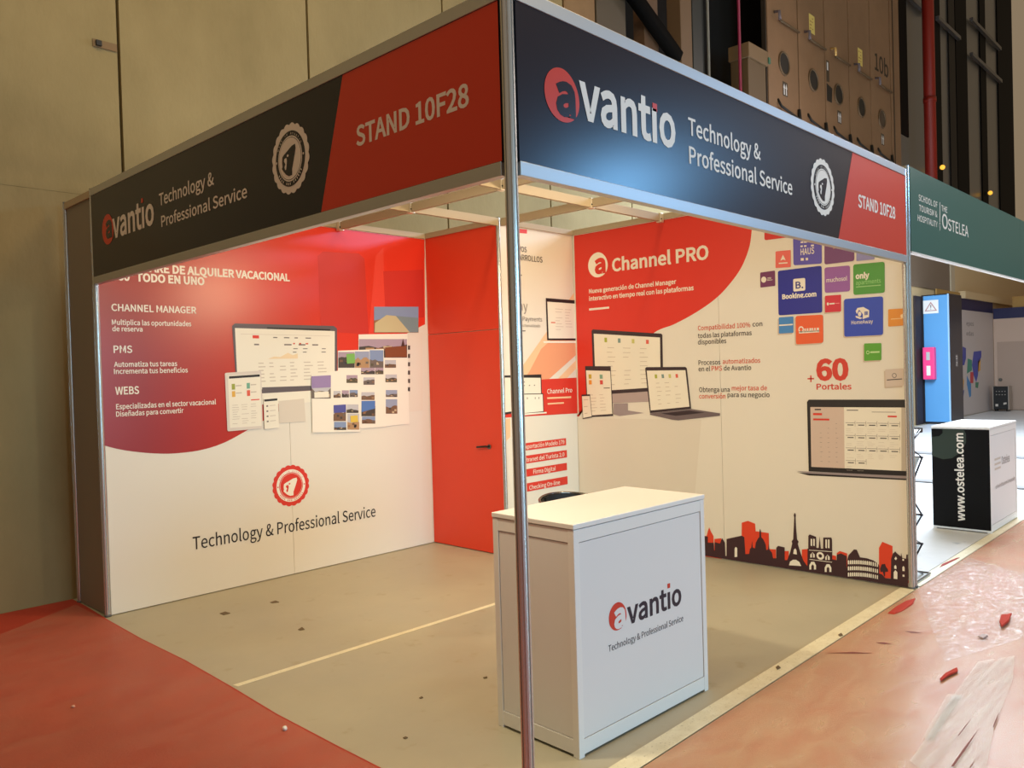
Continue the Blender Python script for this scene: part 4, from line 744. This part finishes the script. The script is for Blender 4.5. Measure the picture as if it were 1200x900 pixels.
tr = thing('equipment_trolley', 'small black and silver equipment case in front of the far wall with the door', 'case', (25.6, 4.2, 0))
EDG = mat('silver_edge', (170, 160, 150), .4, .5)
box1('case_body', (25.4, 4.05, .06), (25.75, 4.44, .74), BLACKM, tr, .01)
for y in (4.035, 4.44): box1('edge_rail', (25.385, y, .05), (25.76, y+.02, .76), EDG, tr)
for x in (25.45, 25.7):
    for y in (4.1, 4.4): mb = MB(); mb.tube([(x, y-.015, .03), (x, y+.015, .03)], .03, BLACKM); mb.build('wheel', tr)
P = Print(Plane((25.4, 4.44, 0), (0, -1, 0), (-1, 0, 0)), 1)
for i in range(4):
    for j in range(2): P = Print(P.pl, 1); P.disc((.08+.075*i, .6-.1*j), .012, .012, LGREY, 10); P.build('control_knob', tr)
P = Print(P.pl, 1); P.poly([(.05, .15), (.12, .15), (.12, .22), (.05, .22)], LGREY); P.build('case_label', tr); P = Print(P.pl, 1); P.poly([(.26, .2), (.34, .22), (.34, .27), (.26, .26)], LGREY); P.build('case_label', tr)
CAB = mat('cable_cover', (120, 120, 122), .6)
tag(box1('cable_cover', (12.7, .1, .003), (12.95, 4.4, .03), CAB, bev=.008), 'low grey cable cover farthest back across the bright floor', 'cable cover')
tag(box1('cable_cover', (9.3, .1, .003), (9.52, 4.4, .025), CAB, bev=.008), 'low grey cable cover on the bright floor, nearer to the zigzag brochure stand', 'cable cover')

# ------------------------------------------------------------------ hall side beyond the stand
BEIGE = mat('beige_cladding', (206, 182, 140), .6); TAUPE = mat('taupe_panel', (120, 104, 88), .6); MUST = mat('wood_cladding', (172, 134, 70), .6)
mb = MB(); mb.box((18.6, 4.72, 0), (32, 4.9, 5.2), BEIGE); mb.build('trim_1', kind='structure')
mb = MB(); mb.box((18.62, 4.69, 3.44), (22.2, 4.72, 5.1), TAUPE); mb.box((22.2, 4.66, 3.3), (22.55, 4.72, 5.2), mat('pale_post', (190, 176, 150), .6)); mb.build('trim_2', kind='structure')
mb = MB(); mb.box((23.0, 4.52, 3.3), (32, 4.7, 3.5), BEIGE); mb.box((20.9, 4.655, 3.3), (26.3, 4.69, 3.46), MUST)
for i in range(3): mb.box((26.25, 2.9-i*1.2, 3.12), (26.4, 4.08-i*1.2, 3.45), MUST)
mb.build('trim_3', kind='structure')
mb = MB(); mb.box((31.8, -9, 0), (32, 4.7, 5), OFFW); mb.build('wall_end', kind='structure')
# opening with steelwork above the concrete wall
VOID = mat('unlit_opening', (16, 14, 12), .9)
tag(MB().box((5.99, 5.6, 5.0), (18.6, 5.7, 16), VOID).build('wall_upper', kind='structure'))
UB = Plane((0, 4.75, 0), (1, 0, 0), (0, -1, 0))
BRN = noisy('brown_steel', (120, 92, 60), (138, 108, 72), 1.5, .6, .05); BRD = mat('dark_brown_steel', (52, 42, 32), .6); TEALD = mat('dark_teal_steel', (34, 40, 40), .5)
def column(px0, px1, y, d, m, label, z0=5.02, z1=14, plane_y=4.75):
    p = Plane((0, plane_y, 0), (1, 0, 0), (0, -1, 0)); a = p.at(px0, y)[0]; b = p.at(px1, y)[0]
    return tag(MB().box((a, plane_y, z0), (b, plane_y+d, z1), m, .01).build('steel_column'), label, 'column')
column(661, 697, 5, .3, BRN, 'wide brown column above the fascia, next to the concrete wall')
column(699, 733, 10, .2, mat('grey_brown_steel', (78, 68, 54), .6), 'grey brown column right of the wide brown column')
column(755, 771, 20, .2, mat('umber_steel', (92, 68, 48), .6), 'umber column behind the black diagonal brace')
column(798, 811, 40, .25, mat('tan_steel', (104, 80, 56), .6), 'narrow tan column between dark gaps, left of the container box')
column(812, 825, 40, .2, TEALD, 'dark teal column beside the narrow tan column')
a = UB.at(734, 0); b = UB.at(779, 62); d = Vector((b[0]-a[0], 0, b[1]-a[1])); A = Vector((a[0], 4.62, a[1])); mb = MB(); mb.tube([A-d*1.2, A+d*1.15], .11, mat('black_steel_brace', (10, 9, 8), .8, spec=.05), 4); tag(mb.build('diagonal_brace'), 'black diagonal steel brace above the navy fascia', 'brace')
a = UB.at(827, 60)[0]; mb = MB(); mb.tube([(a, 4.7, 5.02), (a, 4.7, 14)], .022, mat('pale_conduit', (120, 116, 104), .5)); tag(mb.build('conduit'), 'thin pale vertical conduit beside the dark teal column', 'conduit')
a = UB.at(868.2, 60)[0]-.14; mb = MB(); mb.tube([(a, 4.7, 5.02), (a, 4.7, 14)], .025, mat('crimson_conduit', (140, 30, 60), .5)); tag(mb.build('conduit'), 'thin crimson vertical conduit left of the brown box', 'conduit')
TAN = noisy('tan_panel', (124, 94, 66), (138, 106, 76), 1.2, .5, .03); TANS = mat('tan_side', (96, 76, 50), .6)
bxx = thing('track_box', 'brown box at the left end of the tall tan folding panels', 'box', (11.1, 4.6, 5.0))
box1('box_body', (10.78, 4.62, 5.02), (11.42, 4.95, 6.85), TANS, bxx, .01); box1('box_lid', (10.74, 4.58, 6.85), (11.46, 4.97, 7.1), mat('tan_lid', (120, 96, 66), .6), bxx, .01); box1('label_plate', (10.95, 4.612, 5.9), (11.1, 4.622, 6.1), mat('yellowish_label', (170, 150, 90), .6), bxx); box1('lamp', (11.43, 4.56, 6.9), (11.5, 4.62, 7.0), mat('green_lamp', (60, 110, 90), .4), bxx)
seams = [11.67, 12.944, 14.175, 15.415, 16.644, 17.92]
names = ['leftmost tall tan folding panel, over a white double arrow label', 'tall tan folding panel with a yellow label and no arrow label, second from the left', 'tall tan folding panel with a black vent beside its round handle, middle one', 'tall tan folding panel with a yellow label, just left of the numbered panel', 'tall tan folding panel with the number 10b']
YEL = mat('yellow_label', (220, 200, 110), .5)
for i in range(5):
    a, b = seams[i], seams[i+1]; t = thing('folding_panel', names[i], 'folding panel', ((a+b)/2, 4.7, 5.02)); cx = a+.645
    box1('panel', (a+.02, 4.70, 5.02), (b-.02, 4.82, 14), TAN, t, .01); box1('edge_seal', (a-.015, 4.72, 5.02), (a+.018, 4.8, 14), BRD, t)
    mb = MB(); mb.prism([(.20*math.cos(2*math.pi*k/32), .20*math.sin(2*math.pi*k/32)) for k in range(32)], .012, mat('dark_recess', (22, 18, 14), .6) if i < 4 else mat('brown_recess', (70, 56, 42), .6), Matrix.Translation((cx, 4.70, 7.15)) @ Matrix.Rotation(math.pi/2, 4, 'X'))
    rg = mb.build('round_handle', t); mb = MB(); mb.tube([(cx+.205*math.cos(2*math.pi*k/32), 4.69, 7.15+.205*math.sin(2*math.pi*k/32)) for k in range(32)], .018, mat('handle_ring', (110, 90, 66), .4, .4), 8, True); mb.build('ring', rg)
    mb = MB(); zr = 7.88; mb.tube([(cx-.2, 4.66, zr), (b-.03, 4.66, zr)], .022, TANS, 8); mb.tube([(cx-.34, 4.70, zr+.12), (cx-.34, 4.6, zr+.1), (cx-.34, 4.6, zr-.05)], .028, mat('grey_knob', (110, 100, 104), .4) if i != 2 else mat('brass_knob', (236, 200, 130), .25, .6), 8); mb.build('latch_rod', t)
    mb = MB(); zr = 6.32; mb.tube([(cx-.28, 4.70, zr+.12), (cx-.26, 4.64, zr-.02), (b-.05, 4.64, zr-.12)], .022, BLACKM, 8); mb.tube([(b-.06, 4.69, zr+.1), (b-.06, 4.66, zr-.2)], .04, BLACKM, 8); mb.build('lower_latch', t)
    PB = Plane((0, 4.70, 0), (1, 0, 0), (0, -1, 0)); P = Print(PB, 2)
    if i in (0, 2, 4): P.poly([(cx-.07, 6.56), (cx+.13, 6.56), (cx+.13, 6.82), (cx-.07, 6.82)], mat('label_back', (60, 48, 34), .5)); [P.poly([(cx-.03+q, 6.58), (cx+.01+q, 6.58), (cx+.01+q, 6.7), (cx+.03+q, 6.7), (cx-.01+q, 6.79), (cx-.05+q, 6.7), (cx-.03+q, 6.7)], WHITEG, 4) for q in (0, .085)]; P.build('arrow_label', t)
    P = Print(PB, 2)
    if i in (1, 3):
        P.poly([(cx-.13, 8.06), (cx+.13, 8.06), (cx+.13, 8.42), (cx-.13, 8.42)], YEL); lines(P, lambda u, v: Vector((cx-.1+.2*u, 8.4-.3*v)), 0, .05, 1, .95, 4, MUST, 4, i, .9, .35, 2); P.build('yellow_label', t)
    elif i == 2:
        P.poly([(a+.06, 6.9), (a+.3, 6.9), (a+.34, 7.2), (a+.06, 7.25)], BLACKM); P.poly([(a+.06, 7.28), (a+.2, 7.3), (a+.2, 7.72), (a+.06, 7.72)], mat('label_back', (60, 48, 34), .5)); P.poly([(a+.09, 7.52), (a+.15, 7.52), (a+.15, 7.68), (a+.09, 7.68)], WHITEG, 4); P.build('vent', t)
    elif i == 4: P.textuv('10b', cx-.36, cx+.5, 8.2, .38, mat('stencil_ink', (30, 24, 20), .6), .012); P.build('stencil_number', t)
tag(MB().box((17.95, 4.7, 5.02), (18.56, 4.86, 14), TAN, .01).box((18.1, 4.69, 5.02), (18.14, 4.7, 14), BRD).build('panel_jamb'), 'plain tan jamb right of the numbered folding panel', 'jamb')
# glazed facade with dark columns
DK = mat('black_column', (10, 9, 10), .7, spec=.1); GLS = mat('dusky_glass', (86, 88, 90), .3); FRM = mat('grey_frame', (88, 88, 90), .45)
tag(MB().box((18.6, 5.24, 5.2), (31.9, 5.3, 16), GLS).build('window_1', kind='structure'))
FC = Plane((0, 5.2, 0), (1, 0, 0), (0, -1, 0))
def dk(px0, px1, d, m, label, yb=None, py=5.2):
    p = Plane((0, py, 0), (1, 0, 0), (0, -1, 0)); a = p.at(px0, 100)[0]; b = p.at(px1, 100)[0]; z0 = 5.2 if yb is None else p.at((px0+px1)/2, yb)[1]
    return tag(MB().box((a, py, z0), (b, py+.035, 16), m).build('facade_post'), label, 'post')
dk(1045, 1064, .2, DK, 'black post right beside the tan folding panels, ending above the fascia', 155, 4.95); dk(1096.5, 1103, .2, DK, 'narrow black post right of the red pipe'); dk(1113, 1120, .2, mat('dark_frame', (30, 28, 27), .6, spec=.2), 'thin dark grey post between two glass strips, nearest to the red pipe')
dk(1121, 1134, .2, DK, 'broad black post, second broad one right of the red pipe'); dk(1149.5, 1156, .2, DK, 'narrow black post between two dusky glass strips'); dk(1170, 1187, .2, DK, 'widest black post near the right edge')
p = Plane((0, 4.6, 0), (1, 0, 0), (0, -1, 0)); a = p.at(1082.5, 100)[0]; b = p.at(1095.5, 100)[0]; PR = 13*(Vector(((a+b)/2, 4.6, 9))-CAM).dot(FWD)/FPX/2; mb = MB(); mb.tube([((a+b)/2, 4.6, 5.2), ((a+b)/2, 4.6, 16)], PR, mat('red_pipe', (140, 30, 16), .45), 20)
for zc in (8.2, 12.5): mb.tube([((a+b)/2, 4.6, zc), ((a+b)/2, 4.6, zc+.12)], PR*1.1, mat('red_pipe', (140, 30, 16), .45), 20)
tag(mb.build('red_pipe'), 'thick red vertical pipe on the dark glazed facade', 'pipe')
def transom(p0, p1, lb):
    a = FC.at(*p0); b = FC.at(*p1); mb = MB(); mb.box((a[0], 5.1, min(a[1], b[1])), (b[0], 5.2, min(a[1], b[1])+.11), FRM); return tag(mb.build('transom'), lb, 'transom')
transom((1136, 60), (1171, 98), 'pale horizontal transom between the two broad black posts'); transom((1136, 20), (1170, 60), 'upper dim transom above the pale one'); transom((1096, 22), (1122, 48), 'transom just right of the red pipe')
transom((1062, -8), (1083, 18), 'transom left of the red pipe at the top edge')
for (x, y, r, lb) in ((1104.5, 196, .10, 'small glowing yellow lamp low on the facade, right of the red pipe'), (1160.5, 226, .10, 'small glowing yellow lamp near the widest black post')):
    q = Plane((0, 5.05, 0), (1, 0, 0), (0, -1, 0)).at(x, y); t = thing('wall_lamp', lb, 'lamp', (q[0], 5.05, q[1]))
    mb = MB(); bmesh.ops.create_icosphere(mb.bm, subdivisions=2, radius=r*.7, matrix=Matrix.Translation((q[0], 5.05, q[1]))); mb.mi(mat('lamp_glow', (255, 200, 90), .4, 0, (255, 180, 60), 1.3)); mb.build('bulb', t)
    mb = MB(); mb.box((q[0]-.05, 5.05+r*.8, q[1]-.05), (q[0]+.05, 5.2, q[1]+.05), BLACKM); mb.build('bracket', t)
q = Plane((0, 5.3, 0), (1, 0, 0), (0, -1, 0)).at(1111, 214); tag(box1('lit_sign', (q[0]-.45, 5.28, q[1]-.12), (q[0]+.3, 5.34, q[1]+.08), mat('lit_white', (240, 240, 220), .4, 0, (240, 240, 215), .9)), 'small lit white sign just above the green fascia', 'sign')
# fixings on the concrete wall
q = BACK.at(115, 51); tag(MB().box((q[0]-.02, 4.675, q[1]-.02), (q[0]+.02, 4.70, q[1]+.02), BLACKM).box((q[0]-.04, 4.697, q[1]-.03), (q[0]+.14, 4.70, q[1]+.03), mat('patch', (120, 96, 66), .8)).build('wall_bracket'), 'small dark bracket high on the concrete wall', 'bracket')

# ------------------------------------------------------------------ repeats share a group
GROUPS = {'aluminium_post': 'aluminium posts of the stands', 'partition_wall': 'partition walls of the stands', 'fascia_sign': 'fascia signs of the stands', 'promotion_counter': 'promotion counters', 'floor_tape': 'cream tape strips on the floor', 'plastic_film': 'plastic films over the carpet',
          'packing_tape': 'clear packing tape pieces', 'carpet_scrap': 'torn carpet scraps', 'tape_tear': 'tears in the packing tape', 'film_crease': 'creases in the front film', 'floor_crumb': 'crumbs on the stand floor', 'cable_cover': 'cable covers on the bright floor',
          'steel_column': 'steel columns above the fascia', 'conduit': 'vertical conduits', 'folding_panel': 'tall tan folding panels', 'facade_post': 'dark posts of the glazed facade', 'transom': 'transoms of the glazed facade', 'wall_lamp': 'glowing lamps on the facade'}
for o in COL.objects:
    if o.parent is None and 'label' in o and o.name.split('.')[0] in GROUPS: o['group'] = GROUPS[o.name.split('.')[0]]
